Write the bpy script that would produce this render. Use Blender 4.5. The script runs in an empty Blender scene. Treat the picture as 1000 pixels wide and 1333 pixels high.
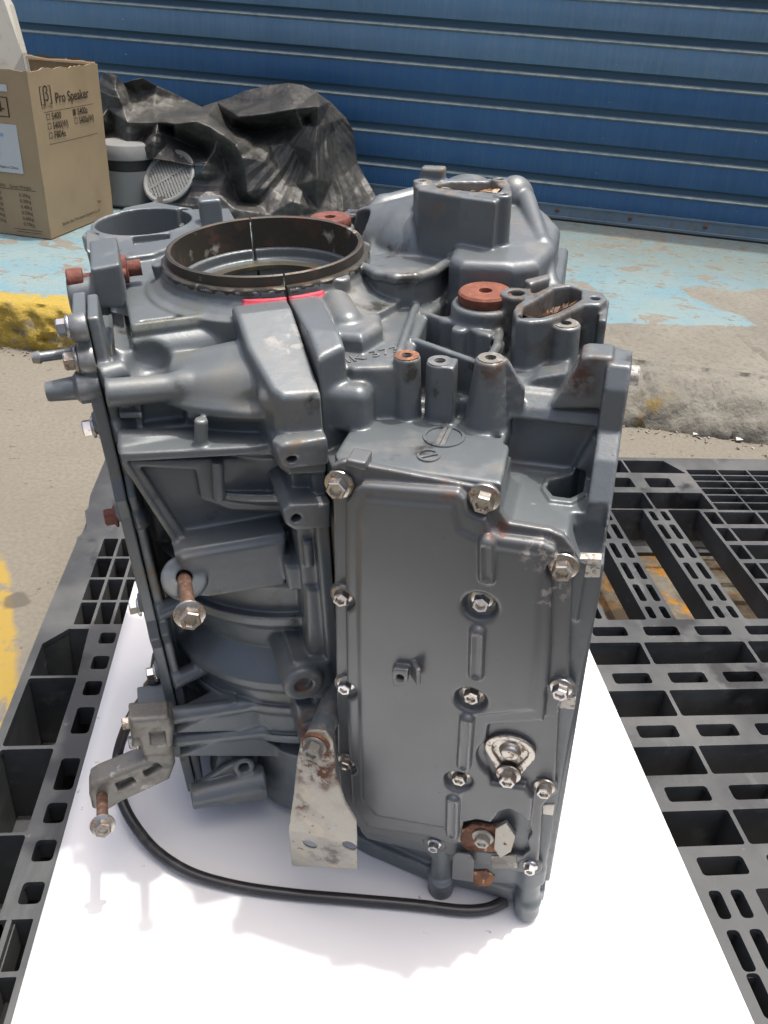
import bpy, bmesh, math, random
import numpy as np
import openvdb as vdb
from mathutils import Vector, Matrix, noise as mnoise
random.seed(4); rng = np.random.default_rng(4)

# ------------------------------------------------------------------ camera, world, sun, exposure
F, CX, CY, CAMZ = 1080.0, 500.0, 666.5, 1.05
def nz(a): a = np.array(a, float); return a/np.linalg.norm(a)
v1 = nz([-110, -678, F]); nn = nz([-125, (110*125+F*F)/678.0, F])
xx = np.cross(nn, v1); xx = xx if xx[0] > 0 else -xx
M3 = np.array([xx, v1, -nn])                    # rows: world X, Y, Z expressed in camera right/down/forward
sc = bpy.context.scene; COL = sc.collection
cd = bpy.data.cameras.new('camera'); cam = bpy.data.objects.new('camera', cd); COL.objects.link(cam)
cd.sensor_fit = 'VERTICAL'; cd.sensor_height = 36.0; cd.lens = F/1333.0*36.0
cd.clip_start = 0.02; cd.clip_end = 200
cm = Matrix.Identity(4)
for r in range(3):
    cm[r][0] = M3[r, 0]; cm[r][1] = -M3[r, 1]; cm[r][2] = -M3[r, 2]
cm[2][3] = CAMZ
cam.matrix_world = cm; sc.camera = cam
SUN_TO = nz([0.17, 0.05, 1.0])
w = bpy.data.worlds.new('World'); sc.world = w; w.use_nodes = True
nt = w.node_tree; bg = nt.nodes['Background']; sky = nt.nodes.new('ShaderNodeTexSky')
sky.sky_type = 'NISHITA'; sky.sun_disc = False
sky.sun_elevation = math.asin(SUN_TO[2]); sky.sun_rotation = math.atan2(SUN_TO[0], SUN_TO[1])
sky.air_density = .8; sky.dust_density = 9.0; sky.ozone_density = 1.0
nt.links.new(sky.outputs[0], bg.inputs[0]); bg.inputs[1].default_value = 0.15
sl = bpy.data.lights.new('sun', 'SUN'); sl.energy = 2.1; sl.angle = math.radians(1.2); sl.color = (1, .96, .89)
so = bpy.data.objects.new('sun', sl); COL.objects.link(so)
so.rotation_euler = Vector(SUN_TO).to_track_quat('Z', 'Y').to_euler(); so.location = (0, 0, 5)
sc.view_settings.view_transform = 'Standard'; sc.view_settings.look = 'None'
sc.view_settings.exposure = 0.75; sc.view_settings.gamma = 1.0; sc.view_settings.use_curve_mapping = False

# ------------------------------------------------------------------ measuring helpers: sight lines of the survey photo met with real planes
def ray(px, py): return M3 @ np.array([px-CX, py-CY, F])
CAM = np.array([0, 0, CAMZ])
def onz(px, py, z): r = ray(px, py); return CAM + r*((z-CAMZ)/r[2])
def ony(px, py, y): r = ray(px, py); return CAM + r*(y/r[1])
ew = -nz(ray(538, 2209)); u0 = np.array([math.cos(math.radians(8)), -math.sin(math.radians(8)), 0])
eu = nz(u0-ew*(u0@ew)); ev = np.cross(ew, eu); RU = np.array([eu, ev, ew])
OE = onz(690, 1150, .16)-eu*0.30
class Frame:
    def __init__(s, R2, c): s.R = R2 @ RU; s.O = OE + RU.T @ np.array(c, float); s.det = np.linalg.det(s.R); s.c0 = s.R @ (CAM-s.O)
    def at(s, px, py, **k):
        (ax, val), = k.items(); i = {'a': 0, 'p': 0, 'b': 1, 'q': 1, 'w': 2}[ax]
        r = s.R @ ray(px, py); return s.c0 + r*((val-s.c0[i])/r[i])
    def world(s, P): return np.asarray(P) @ s.R + s.O
    def dirw(s, d): return np.asarray(d, float) @ s.R
FC = Frame(np.array([[-.94, -.342, 0], [-.342, .94, 0], [0, 0, 1.]]), [.004, .262, 0])      # crankcase: a = away from the seam, b = along it
_c, _s = math.cos(math.radians(12)), math.sin(math.radians(12))
FB = Frame(np.array([[_c, -_s, 0], [_s, _c, 0], [0, 0, 1.]]), [.093, 0, 0])                  # cylinder block: p along the cover, q into the block
KC, KB = FC.at, FB.at

# ------------------------------------------------------------------ materials
def N(nt, t, **k):
    n = nt.nodes.new(t)
    for a, b in k.items():
        if a.startswith('i_'): n.inputs[a[2:].replace('_', ' ')].default_value = b
        else: setattr(n, a, b)
    return n
def mask(nt, co, scale, lo, hi, detail=5, rough=.6, stretch=None, seed=0.0, dist=0.0):
    if stretch is not None or seed:
        mp = N(nt, 'ShaderNodeMapping'); nt.links.new(co, mp.inputs[0])
        mp.inputs['Location'].default_value = (seed*3.1, seed*1.7, seed*2.3)
        if stretch is not None: mp.inputs['Scale'].default_value = stretch
        co = mp.outputs[0]
    no = N(nt, 'ShaderNodeTexNoise'); nt.links.new(co, no.inputs['Vector'])
    no.inputs['Scale'].default_value = scale; no.inputs['Detail'].default_value = detail
    no.inputs['Roughness'].default_value = rough; no.inputs['Distortion'].default_value = dist
    mr = N(nt, 'ShaderNodeMapRange', clamp=True); nt.links.new(no.outputs[0], mr.inputs[0])
    mr.inputs[1].default_value = lo; mr.inputs[2].default_value = hi
    return mr.outputs[0]
def mixc(nt, fac, a, b):
    m = N(nt, 'ShaderNodeMix', data_type='RGBA')
    if isinstance(fac, float): m.inputs[0].default_value = fac
    else: nt.links.new(fac, m.inputs[0])
    for i, x in ((6, a), (7, b)):
        if isinstance(x, tuple): m.inputs[i].default_value = (*x, 1)
        else: nt.links.new(x, m.inputs[i])
    return m.outputs[2]
def mixf(nt, fac, a, b):
    m = N(nt, 'ShaderNodeMix', data_type='FLOAT')
    if isinstance(fac, (float, int)): m.inputs[0].default_value = fac
    else: nt.links.new(fac, m.inputs[0])
    for i, x in ((2, a), (3, b)):
        if isinstance(x, (float, int)): m.inputs[i].default_value = x
        else: nt.links.new(x, m.inputs[i])
    return m.outputs[0]
def math_(nt, op, a, b=0.0):
    m = N(nt, 'ShaderNodeMath', operation=op, use_clamp=False)
    for i, x in ((0, a), (1, b)):
        if isinstance(x, (float, int)): m.inputs[i].default_value = x
        else: nt.links.new(x, m.inputs[i])
    return m.outputs[0]
def mat(name, base, rough=.5, metal=0.0, layers=(), bump=(), wear=None, spec=.5, coat=0.0, hook=None, alpha=None):
    """layers: (scale, lo, hi, colour, rough or None, metal or None, stretch or None); bump: (scale, strength, distance)"""
    m = bpy.data.materials.new(name); m.use_nodes = True; t = m.node_tree; b = t.nodes['Principled BSDF']
    tc = N(t, 'ShaderNodeTexCoord'); co = tc.outputs['Object']
    colr, rg, mt = base, rough, metal
    for k, L in enumerate(layers):
        s, lo, hi, c2, r2, m2 = L[:6]; st = L[6] if len(L) > 6 else None
        f = mask(t, co, s, lo, hi, stretch=st, seed=k+1.0)
        colr = mixc(t, f, colr, c2)
        if r2 is not None: rg = mixf(t, f, rg, r2)
        if m2 is not None: mt = mixf(t, f, mt, m2)
    if wear:
        g = N(t, 'ShaderNodeNewGeometry'); mr = N(t, 'ShaderNodeMapRange', clamp=True); t.links.new(g.outputs['Pointiness'], mr.inputs[0])
        mr.inputs[1].default_value = wear[0]; mr.inputs[2].default_value = wear[1]
        f = math_(t, 'MULTIPLY', mr.outputs[0], mask(t, co, wear[3], .42, .62))
        colr = mixc(t, f, colr, wear[2]); mt = mixf(t, f, mt, wear[4]); rg = mixf(t, f, rg, .38)
    if hook: colr, rg, mt = hook(t, co, colr, rg, mt)
    for nme, v in (('Base Color', colr), ('Roughness', rg), ('Metallic', mt)):
        if isinstance(v, tuple): b.inputs[nme].default_value = (*v, 1)
        elif isinstance(v, (float, int)): b.inputs[nme].default_value = v
        else: t.links.new(v, b.inputs[nme])
    b.inputs['Specular IOR Level'].default_value = spec; b.inputs['Coat Weight'].default_value = coat
    nrm = None
    for s, st, d in bump:
        no = N(t, 'ShaderNodeTexNoise'); t.links.new(co, no.inputs['Vector']); no.inputs['Scale'].default_value = s; no.inputs['Detail'].default_value = 4
        bp = N(t, 'ShaderNodeBump'); bp.inputs['Strength'].default_value = st; bp.inputs['Distance'].default_value = d
        t.links.new(no.outputs[0], bp.inputs['Height'])
        if nrm is not None: t.links.new(nrm, bp.inputs['Normal'])
        nrm = bp.outputs[0]
    if nrm is not None: t.links.new(nrm, b.inputs['Normal'])
    return m

def stains(L):
    def h(t, co, c, r, m):
        P = N(t, 'ShaderNodeNewGeometry').outputs['Position']
        for k, (pt, rad, colr, ro, sc_, lo, hi) in enumerate(L):
            d = N(t, 'ShaderNodeVectorMath', operation='DISTANCE'); t.links.new(P, d.inputs[0]); d.inputs[1].default_value = tuple(float(q) for q in pt)
            n2 = N(t, 'ShaderNodeTexNoise'); n2.inputs['Scale'].default_value = 55; n2.inputs['Detail'].default_value = 5; t.links.new(P, n2.inputs['Vector'])
            dd = math_(t, 'ADD', d.outputs['Value'], math_(t, 'MULTIPLY', math_(t, 'SUBTRACT', n2.outputs[0], .5), rad*1.6))
            mr = N(t, 'ShaderNodeMapRange', clamp=True); t.links.new(dd, mr.inputs[0]); mr.inputs[1].default_value = rad*.55; mr.inputs[2].default_value = rad*1.05; mr.inputs[3].default_value = 1; mr.inputs[4].default_value = 0
            f = math_(t, 'MULTIPLY', mr.outputs[0], mask(t, P, sc_, lo, hi, seed=k+30.))
            c = mixc(t, f, c, colr); r = mixf(t, f, r, ro); m = mixf(t, f, m, .0)
        return c, r, m
    return h
WB = lambda x, y, **k: FB.world(KB(x, y, **k)); WC = lambda x, y, **k: FC.world(KC(x, y, **k))
OIL, RST, PALE = (.035, .030, .025), (.11, .045, .025), (.30, .28, .25)
ST1 = [(WB(690, 412, w=.655), .040, OIL, .5, 60, .40, .55), (WB(738, 432, w=.645), .030, (.030, .028, .024), .6, 70, .34, .48), (WB(712, 392, w=.668), .055, (.075, .065, .052), .7, 80, .42, .58),
    (WB(640, 478, w=.645), .018, (.085, .055, .04), .7, 90, .40, .55), (WB(748, 482, q=.088), .026, (.075, .042, .028), .8, 80, .40, .55), (WB(662, 262, w=.715), .034, (.10, .075, .055), .8, 70, .46, .60),
    (WB(610, 240, w=.73), .060, (.13, .105, .08), .8, 90, .50, .62), (WC(396, 893, b=-.245), .020, (.12, .075, .05), .7, 90, .42, .6), (WC(412, 950, b=-.235), .030, RST, .8, 70, .42, .58), (WC(395, 590, b=-.25), .022, (.12, .105, .085), .7, 70, .48, .62),
    (WC(380, 455, b=-.16), .030, (.24, .24, .23), .35, 45, .50, .56), (WC(230, 420, w=.65), .045, (.10, .105, .075), .25, 40, .45, .7), (WB(690, 505, w=.63), .040, (.17, .17, .165), .25, 110, .50, .60),
    (WB(480, 460, w=.638), .050, (.15, .155, .145), .3, 60, .50, .68), (WC(372, 385, b=-.10), .022, (.13, .13, .122), .4, 120, .5, .6), (WC(205, 735, b=-.10), .040, (.16, .125, .08), .6, 20, .40, .6)]
ST2 = [(WB(712, 722, q=-.012), .020, PALE, .5, 130, .50, .58), (WB(722, 775, q=-.012), .018, PALE, .5, 130, .52, .60), (WB(650, 690, q=-.012), .012, (.13, .06, .045), .7, 120, .48, .58), (WB(590, 640, q=-.012), .014, (.14, .09, .07), .7, 120, .50, .6),
    (WB(630, 1090, q=-.005), .032, (.10, .055, .035), .8, 90, .44, .58), (WB(722, 930, q=-.01), .012, PALE, .5, 130, .5, .6), (WB(468, 640, q=-.012), .012, (.09, .08, .07), .6, 90, .45, .6)]
ST3 = [(WB(408, 990, q=-.036), .034, RST, .85, 75, .44, .54), (WB(392, 1040, q=-.04), .018, RST, .85, 80, .44, .56), (WB(448, 1010, q=-.036), .016, RST, .85, 80, .42, .56), (WB(430, 1104, q=-.045), .030, (.12, .11, .10), .6, 60, .44, .60)]
PAINT = (.124, .142, .152)
m_paint = mat('grey_engine_paint', PAINT, .33, .30, layers=[
    (9, .40, .70, (.112, .128, .137), .40, None), (30, .55, .75, (.138, .156, .165), .52, .2),
    (12, .54, .70, (.150, .148, .135), .55, .1), (5, .52, .72, (.100, .116, .122), .5, .2), (17, .63, .70, (.045, .045, .040), .22, .1), (260, .70, .76, (.02, .02, .02), .7, 0), (60, .70, .74, (.16, .155, .14), .65, .1)],
    bump=[(520, .25, .0005), (85, .22, .0012)], wear=(.53, .575, (.30, .30, .29), 55, .7), spec=.5, hook=stains(ST1))
m_cover = mat('grey_cover_paint', (.128, .136, .140), .33, .35, layers=[
    (6, .40, .70, (.112, .119, .123), .42, None), (45, .66, .72, (.14, .135, .125), .55, .1), (190, .715, .74, (.015, .015, .015), .7, 0)],
    bump=[(600, .16, .0004)], wear=(.525, .57, (.36, .35, .33), 45, .8), hook=stains(ST2))
m_ring = mat('rusty_machined_iron', (.060, .055, .046), .42, .5, layers=[
    (40, .53, .70, (.080, .038, .022), .75, .2), (25, .62, .70, (.42, .40, .34), .6, .5)], bump=[(300, .3, .0008)])
m_bore = mat('oily_bore_metal', (.17, .16, .125), .28, .7, layers=[(30, .5, .7, (.24, .21, .12), .3, .4), (60, .6, .68, (.06, .05, .04), .4, .4)], bump=[(60, .3, .001)])
m_rust = mat('flaking_rust', (.14, .065, .04), .85, .1, layers=[(70, .45, .65, (.30, .13, .06), .9, 0), (130, .6, .68, (.45, .33, .20), .8, 0)], bump=[(160, .8, .003)])
m_orange = mat('orange_rusted_plug', (.150, .050, .030), .8, .1, layers=[(120, .45, .6, (.19, .065, .036), .8, 0), (200, .62, .7, (.12, .04, .03), .9, 0)], bump=[(350, .6, .001)])
m_brown = mat('brown_rusted_plug', (.11, .035, .025), .8, .1, layers=[(120, .45, .6, (.15, .05, .035), .8, 0)], bump=[(350, .6, .001)])
m_zinc = mat('worn_zinc_steel', (.44, .42, .385), .33, 1.0, layers=[(160, .55, .66, (.22, .14, .09), .55, .5), (320, .60, .66, (.10, .06, .04), .7, .3)], bump=[(500, .2, .0006)])
m_zinc2 = mat('bright_zinc_steel', (.54, .53, .515), .28, 1.0, layers=[(200, .62, .70, (.25, .20, .16), .5, .6)], bump=[(500, .15, .0005)])
m_shank = mat('rusty_bolt_thread', (.12, .07, .05), .65, .5, layers=[(180, .5, .62, (.20, .13, .095), .6, .4)], bump=[(300, .5, .001)])
m_alu = mat('corroded_cast_aluminium', (.20, .195, .175), .52, .6, layers=[(90, .50, .62, (.18, .165, .14), .7, .3), (50, .62, .7, (.42, .41, .38), .5, .6)], bump=[(220, .5, .001)])
m_white_rust = mat('whitish_steel_with_rust', (.33, .32, .285), .40, .5, layers=[(40, .5, .7, (.44, .38, .28), .5, .3), (170, .65, .68, (.13, .06, .035), .85, 0), (24, .5, .7, (.27, .255, .22), .5, .4)], bump=[(200, .4, .001)], hook=stains(ST3))
m_bare = mat('bare_machined_aluminium', (.52, .50, .45), .5, .5, layers=[(160, .52, .60, (.20, .19, .17), .6, .2)], bump=[(250, .6, .001)])
m_hose = mat('black_rubber_hose', (.018, .018, .02), .33, 0, layers=[(40, .55, .7, (.04, .038, .036), .5, None)], bump=[(300, .2, .0005)])
m_red = mat('red_paint_mark', (.36, .025, .05), .55, 0, layers=[(90, .55, .68, (.30, .05, .07), .6, None)], spec=.4)
m_dark = mat('dark_gasket', (.012, .011, .010), .8)
m_board = mat('white_board', (.64, .65, .655), .42, 0, layers=[(4, .50, .75, (.615, .622, .63), .5, None), (70, .70, .72, (.35, .34, .32), .6, None), (16, .72, .78, (.55, .54, .52), .5, None)], spec=.4)
m_pallet = mat('dusty_black_plastic', (.028, .031, .034), .50, 0, layers=[(8, .38, .62, (.050, .055, .057), .62, None), (3.5, .52, .68, (.085, .088, .087), .7, None), (60, .66, .72, (.11, .108, .10), .8, None), (22, .56, .70, (.075, .08, .08), .7, None, (1, .25, 1)), (5, .60, .66, (.018, .019, .02), .4, None)], bump=[(120, .25, .001), (700, .1, .0004)])
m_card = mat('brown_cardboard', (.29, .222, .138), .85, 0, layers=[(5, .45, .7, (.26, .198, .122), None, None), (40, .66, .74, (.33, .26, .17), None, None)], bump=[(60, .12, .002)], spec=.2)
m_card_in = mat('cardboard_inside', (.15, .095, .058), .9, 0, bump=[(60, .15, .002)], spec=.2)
m_ink = mat('dark_print', (.045, .032, .024), .8, spec=.2)
m_ink2 = mat('faded_print', (.11, .075, .048), .85, spec=.2)
m_label = mat('white_sticker', (.40, .42, .43), .5)
m_blue_dot = mat('blue_dot_print', (.03, .22, .55), .5)
m_panel = mat('off_white_panel', (.31, .31, .27), .6, 0, layers=[(20, .55, .7, (.26, .25, .21), None, None)])
m_plastic = mat('off_white_speaker_plastic', (.17, .18, .178), .5, 0, layers=[(15, .5, .75, (.20, .20, .19), .6, None)])
m_black = mat('black_plastic', (.012, .012, .013), .6)
def tarp_hook(t, co, c, r, m):
    f = mask(t, co, 3.2, .32, .74, detail=9, dist=.3)
    f2 = mask(t, co, 40, .42, .62, detail=4)
    ff = math_(t, 'MULTIPLY', f, math_(t, 'MULTIPLY_ADD', f2, .6)); 
    return mixc(t, ff, c, (.085, .083, .068)), mixf(t, ff, .42, .66), m
m_tarp = mat('dusty_black_tarpaulin', (.018, .019, .021), .26, 0, bump=[(11, .5, .014), (38, .4, .005)], spec=.5, hook=tarp_hook)
def slat_mat(name, c1, c2):
    def h(t, co, c, r, m):
        sp = N(t, 'ShaderNodeSeparateXYZ'); t.links.new(co, sp.inputs[0])
        st = mask(t, co, 1.0, .45, .62, detail=6, stretch=(60, 60, 2), seed=2)      # drips and scuffs running down
        sp2 = mask(t, co, 26, .69, .72, detail=6, stretch=(1, 1, 2.2), seed=5)
        c = mixc(t, math_(t, 'MULTIPLY', st, .35), c, c2); c = mixc(t, sp2, c, (.45, .47, .46))
        return c, r, m
    return mat(name, c1, .38, .1, layers=[(3, .4, .7, tuple(x*.85 for x in c1), .48, None)], hook=h, bump=[(30, .08, .002)])
m_slat_blue = slat_mat('saturated_blue_slat', (.026, .100, .225), (.055, .125, .205))
m_slat_pale = slat_mat('faded_blue_slat', (.100, .200, .315), (.16, .240, .310))
m_bead = mat('dirty_lit_slat_bead', (.17, .22, .225), .45, .1, layers=[(20, .45, .7, (.10, .16, .19), .6, None), (60, .6, .7, (.24, .25, .20), .7, None)])  # pale tone paints in the light on the upward ledge, with dirt patches
m_joint = mat('slat_joint', (.045, .095, .145), .7)  # dark teal carries part of the shade under each slat's overhang
m_rail = mat('pale_blue_rail', (.135, .195, .24), .5, .2, layers=[(30, .55, .68, (.16, .15, .11), .8, 0), (6, .5, .7, (.10, .15, .19), None, None)])

# concrete grounds -------------------------------------------------
def sheet_co(t):  # world position so that marks stay where they lie
    g = N(t, 'ShaderNodeNewGeometry'); return g.outputs['Position']
def line_mask(t, P, ax, ay, c, soft, amp, scale, seed=1.0):
    sp = N(t, 'ShaderNodeSeparateXYZ'); t.links.new(P, sp.inputs[0])
    d = math_(t, 'ADD', math_(t, 'MULTIPLY', sp.outputs[0], ax), math_(t, 'MULTIPLY', sp.outputs[1], ay))
    no = N(t, 'ShaderNodeTexNoise'); no.inputs['Scale'].default_value = scale; no.inputs['Detail'].default_value = 6
    mp = N(t, 'ShaderNodeMapping'); mp.inputs['Location'].default_value = (seed, seed*2, 0); t.links.new(P, mp.inputs[0]); t.links.new(mp.outputs[0], no.inputs['Vector'])
    d = math_(t, 'ADD', d, math_(t, 'MULTIPLY', math_(t, 'SUBTRACT', no.outputs[0], .5), amp))
    mr = N(t, 'ShaderNodeMapRange', clamp=True); t.links.new(d, mr.inputs[0]); mr.inputs[1].default_value = c-soft; mr.inputs[2].default_value = c+soft
    return mr.outputs[0]
def ground_hook(t, co, c, r, m):
    P = sheet_co(t)
    c = mixc(t, mask(t, P, 2.2, .35, .7, detail=8), c, (.142, .132, .108))
    c = mixc(t, mask(t, P, 90, .40, .75, detail=3, seed=3), c, (.122, .113, .094))
    c = mixc(t, mask(t, P, 42, .66, .70, detail=4, seed=4), c, (.07, .06, .05))
    # yellow painted stripe along and under the pallet's left edge
    def band(x0, x1, y0, y1, amp, sc, lo, hi, sd, colour, c, tilt=0.0):
        f = math_(t, 'MULTIPLY', line_mask(t, P, 1, 0, x0, .006, amp, sc, sd), line_mask(t, P, -1, -tilt, -x1, .006, amp, sc, sd+3))
        f = math_(t, 'MULTIPLY', f, math_(t, 'MULTIPLY', line_mask(t, P, 0, 1, y0, .02, amp, sc, sd+5), line_mask(t, P, 0, -1, -y1, .02, amp, sc, sd+7)))
        f = math_(t, 'MULTIPLY', f, mask(t, P, 22, lo, hi, detail=6, seed=sd))
        return mixc(t, f, c, colour)
    c = band(-.9, -.112, .2, 1.50, .05, 6, .40, .50, 2., (.26, .185, .045), c, .33)
    c = band(.62, 1.5, 1.20, 1.75, .10, 6, .49, .60, 9., (.34, .16, .02), c)  # orange ground patches beneath; sunlight falling through the slots is painted in
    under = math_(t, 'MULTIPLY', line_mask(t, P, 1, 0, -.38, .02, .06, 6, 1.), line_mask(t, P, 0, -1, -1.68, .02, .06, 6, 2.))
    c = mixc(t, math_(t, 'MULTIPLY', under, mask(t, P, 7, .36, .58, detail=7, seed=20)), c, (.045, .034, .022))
    # oil spot
    d = N(t, 'ShaderNodeVectorMath', operation='DISTANCE'); t.links.new(P, d.inputs[0]); d.inputs[1].default_value = (-.545, 1.345, 0)
    nn_ = N(t, 'ShaderNodeTexNoise'); nn_.inputs['Scale'].default_value = 30; t.links.new(P, nn_.inputs['Vector'])
    dd = math_(t, 'ADD', d.outputs['Value'], math_(t, 'MULTIPLY', nn_.outputs[0], .03))
    mr = N(t, 'ShaderNodeMapRange', clamp=True); t.links.new(dd, mr.inputs[0]); mr.inputs[1].default_value = .036; mr.inputs[2].default_value = .044; mr.inputs[3].default_value = 1; mr.inputs[4].default_value = 0
    c = mixc(t, math_(t, 'MULTIPLY', mr.outputs[0], .75), c, (.07, .062, .052))
    return c, r, m
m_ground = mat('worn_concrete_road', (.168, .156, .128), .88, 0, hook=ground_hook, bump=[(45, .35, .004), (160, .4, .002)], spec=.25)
def walk_hook(t, co, c, r, m):
    P = sheet_co(t)
    c = mixc(t, mask(t, P, 3, .35, .7, detail=8), c, (.135, .130, .110))
    c = mixc(t, mask(t, P, 60, .5, .75, detail=3, seed=3), c, (.11, .098, .08))
    # pale blue paint: ends along a ragged line a little behind the kerb edge
    blue = mixc(t, mask(t, P, 4, .4, .65, detail=6, seed=8), (.165, .228, .235), (.115, .215, .262))
    greyb = mixc(t, mask(t, P, 9, .4, .6, detail=6, seed=11), (.150, .175, .160), (.135, .190, .195))
    blue = mixc(t, line_mask(t, P, .31, .95, 3.62, .25, .5, 2, 6.), blue, greyb)
    f = line_mask(t, P, .012, 1, 2.705, .004, .05, 9, 4.)
    keep = mask(t, P, 7.5, .56, .585, detail=9, stretch=(1, 1.2, 1), seed=5, dist=.5)       # peeled patches
    keep2 = mask(t, P, 30, .60, .63, detail=6, stretch=(.8, 1.2, 1), seed=7)
    f = math_(t, 'MULTIPLY', f, math_(t, 'SUBTRACT', 1.0, keep)); f = math_(t, 'MULTIPLY', f, math_(t, 'SUBTRACT', 1.0, keep2))
    # the bare broken corner at the right
    f = math_(t, 'MULTIPLY', f, math_(t, 'SUBTRACT', 1.0, math_(t, 'MULTIPLY', line_mask(t, P, 1, .30, 2.42, .01, .16, 7, 2.), line_mask(t, P, 0, -1, -3.15, .02, .2, 6, 8.))))
    c = mixc(t, f, c, blue)
    # yellow kerb paint at the left end
    y = math_(t, 'MULTIPLY', line_mask(t, P, -1, 0, .60, .05, .25, 5, 3.), line_mask(t, P, -.0, -1, -2.80, .01, .12, 8, 1.))
    y = math_(t, 'MULTIPLY', y, mask(t, P, 16, .34, .46, detail=6, seed=9))
    c = mixc(t, y, c, (.30, .22, .045))
    y2 = math_(t, 'MULTIPLY', math_(t, 'MULTIPLY', line_mask(t, P, -1, 0, -1.12, .03, .2, 6, 5.), line_mask(t, P, 1, 0, .9, .03, .2, 6, 2.)), line_mask(t, P, .25, -1, -1.96, .01, .05, 8, 1.))
    c = mixc(t, math_(t, 'MULTIPLY', y2, mask(t, P, 18, .5, .6, seed=12)), c, (.15, .115, .05))
    return c, mixf(t, f, r, .6), m
m_walk = mat('peeling_painted_pavement', (.182, .177, .152), .9, 0, hook=walk_hook, bump=[(26, .8, .010), (110, .7, .004)], spec=.25)

# ------------------------------------------------------------------ object helpers
def link(o, parent=None): COL.objects.link(o); o.parent = parent; return o
def tag(o, label=None, cat=None, group=None, kind=None):
    for k, v in (('label', label), ('category', cat), ('group', group), ('kind', kind)):
        if v: o[k] = v
    return o
def root(name, loc, label, cat, group=None):
    o = bpy.data.objects.new(name, None); o.location = Vector(loc); o.empty_display_size = .05
    link(o); return tag(o, label, cat, group)
def mesh_obj(name, V, Fc, m, parent=None, smooth=False, auto=None):
    V = np.asarray(V, float).reshape(-1, 3)
    if parent is not None:
        p = np.zeros(3); q = parent
        while q is not None: p += np.array(q.location); q = q.parent
        V = V - p
    me = bpy.data.meshes.new(name); me.from_pydata(V.tolist(), [], [list(map(int, f)) for f in Fc]); 
    me.materials.append(m)
    if smooth: me.polygons.foreach_set('use_smooth', [True]*len(me.polygons))
    me.validate(); me.update()
    if auto: me.set_sharp_from_angle(angle=math.radians(auto))
    return link(bpy.data.objects.new(name, me), parent)
def fast_mesh(name, V, Q, m, parent):
    p = np.zeros(3); q = parent
    while q is not None: p += np.array(q.location); q = q.parent
    V = (np.asarray(V)-p).astype(np.float32)
    me = bpy.data.meshes.new(name); me.vertices.add(len(V)); me.vertices.foreach_set('co', V.ravel())
    n = len(Q); me.loops.add(n*4); me.polygons.add(n)
    me.loops.foreach_set('vertex_index', Q.astype(np.int32).ravel())
    me.polygons.foreach_set('loop_start', np.arange(n, dtype=np.int32)*4)
    me.polygons.foreach_set('use_smooth', np.ones(n, bool))
    me.materials.append(m); me.update(calc_edges=True)
    return link(bpy.data.objects.new(name, me), parent)
class MB:
    def __init__(s): s.V = []; s.F = []
    def add(s, V, Fc): n = len(s.V); s.V += [tuple(v) for v in V]; s.F += [[i+n for i in f] for f in Fc]; return s
    def box(s, lo, hi):
        x0, y0, z0 = lo; x1, y1, z1 = hi
        return s.add([(x0, y0, z0), (x1, y0, z0), (x1, y1, z0), (x0, y1, z0), (x0, y0, z1), (x1, y0, z1), (x1, y1, z1), (x0, y1, z1)],
                     [(0, 3, 2, 1), (4, 5, 6, 7), (0, 1, 5, 4), (1, 2, 6, 5), (2, 3, 7, 6), (3, 0, 4, 7)])
    def prism(s, poly, z0, z1):
        n = len(poly)
        return s.add([(x, y, z0) for x, y in poly]+[(x, y, z1) for x, y in poly],
                     [list(range(n))[::-1], list(range(n, 2*n))]+[[i, (i+1) % n, (i+1) % n+n, i+n] for i in range(n)])
    def lathe(s, prof, seg=32, phase=0.0, close=True):
        n = len(prof); V = []
        for k in range(seg):
            a = 2*math.pi*k/seg+phase
            V += [(r*math.cos(a), r*math.sin(a), z) for r, z in prof]
        Fs = [[k*n+i, ((k+1) % seg)*n+i, ((k+1) % seg)*n+i+1, k*n+i+1] for k in range(seg) for i in range(n-1)]
        if close: Fs += [[k*n for k in range(seg)][::-1], [k*n+n-1 for k in range(seg)]]
        return s.add(V, Fs)
    def build(s, name, m, parent=None, smooth=False, auto=None, bevel=None, T=None):
        V = np.array(s.V)
        if T is not None: V = V @ np.array(T)[:3, :3].T + np.array(T)[:3, 3]
        o = mesh_obj(name, V, s.F, m, parent, smooth, auto)
        if bevel:
            b = o.modifiers.new('bevel', 'BEVEL'); b.width = bevel; b.segments = 2; b.limit_method = 'ANGLE'; b.angle_limit = math.radians(40)
        return o
def tube(name, pts, r, m, parent=None, seg=16, sub=8, closed_ends=True):
    P = [Vector(p) for p in pts]; Q = []
    for i in range(len(P)-1):
        p0 = P[max(i-1, 0)]; p1 = P[i]; p2 = P[i+1]; p3 = P[min(i+2, len(P)-1)]
        for k in range(sub):
            t = k/sub
            Q.append(.5*((2*p1)+(p2-p0)*t+(2*p0-5*p1+4*p2-p3)*t*t+(3*p1-p0-3*p2+p3)*t**3))
    Q.append(P[-1]); V = []; Fs = []; up = Vector((0, 0, 1))
    for i, q in enumerate(Q):
        d = (Q[min(i+1, len(Q)-1)]-Q[max(i-1, 0)]).normalized(); s_ = d.cross(up).normalized(); u_ = s_.cross(d)
        rr = r[i*len(r)//len(Q)] if isinstance(r, (list, tuple)) else r
        for k in range(seg):
            a = 2*math.pi*k/seg; V.append(q+s_*rr*math.cos(a)+u_*rr*math.sin(a))
    for i in range(len(Q)-1):
        for k in range(seg): Fs.append([i*seg+k, i*seg+(k+1) % seg, (i+1)*seg+(k+1) % seg, (i+1)*seg+k])
    if closed_ends: Fs += [list(range(seg))[::-1], [len(V)-seg+k for k in range(seg)]]
    return mesh_obj(name, [tuple(v) for v in V], Fs, m, parent, True, 50)

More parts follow.
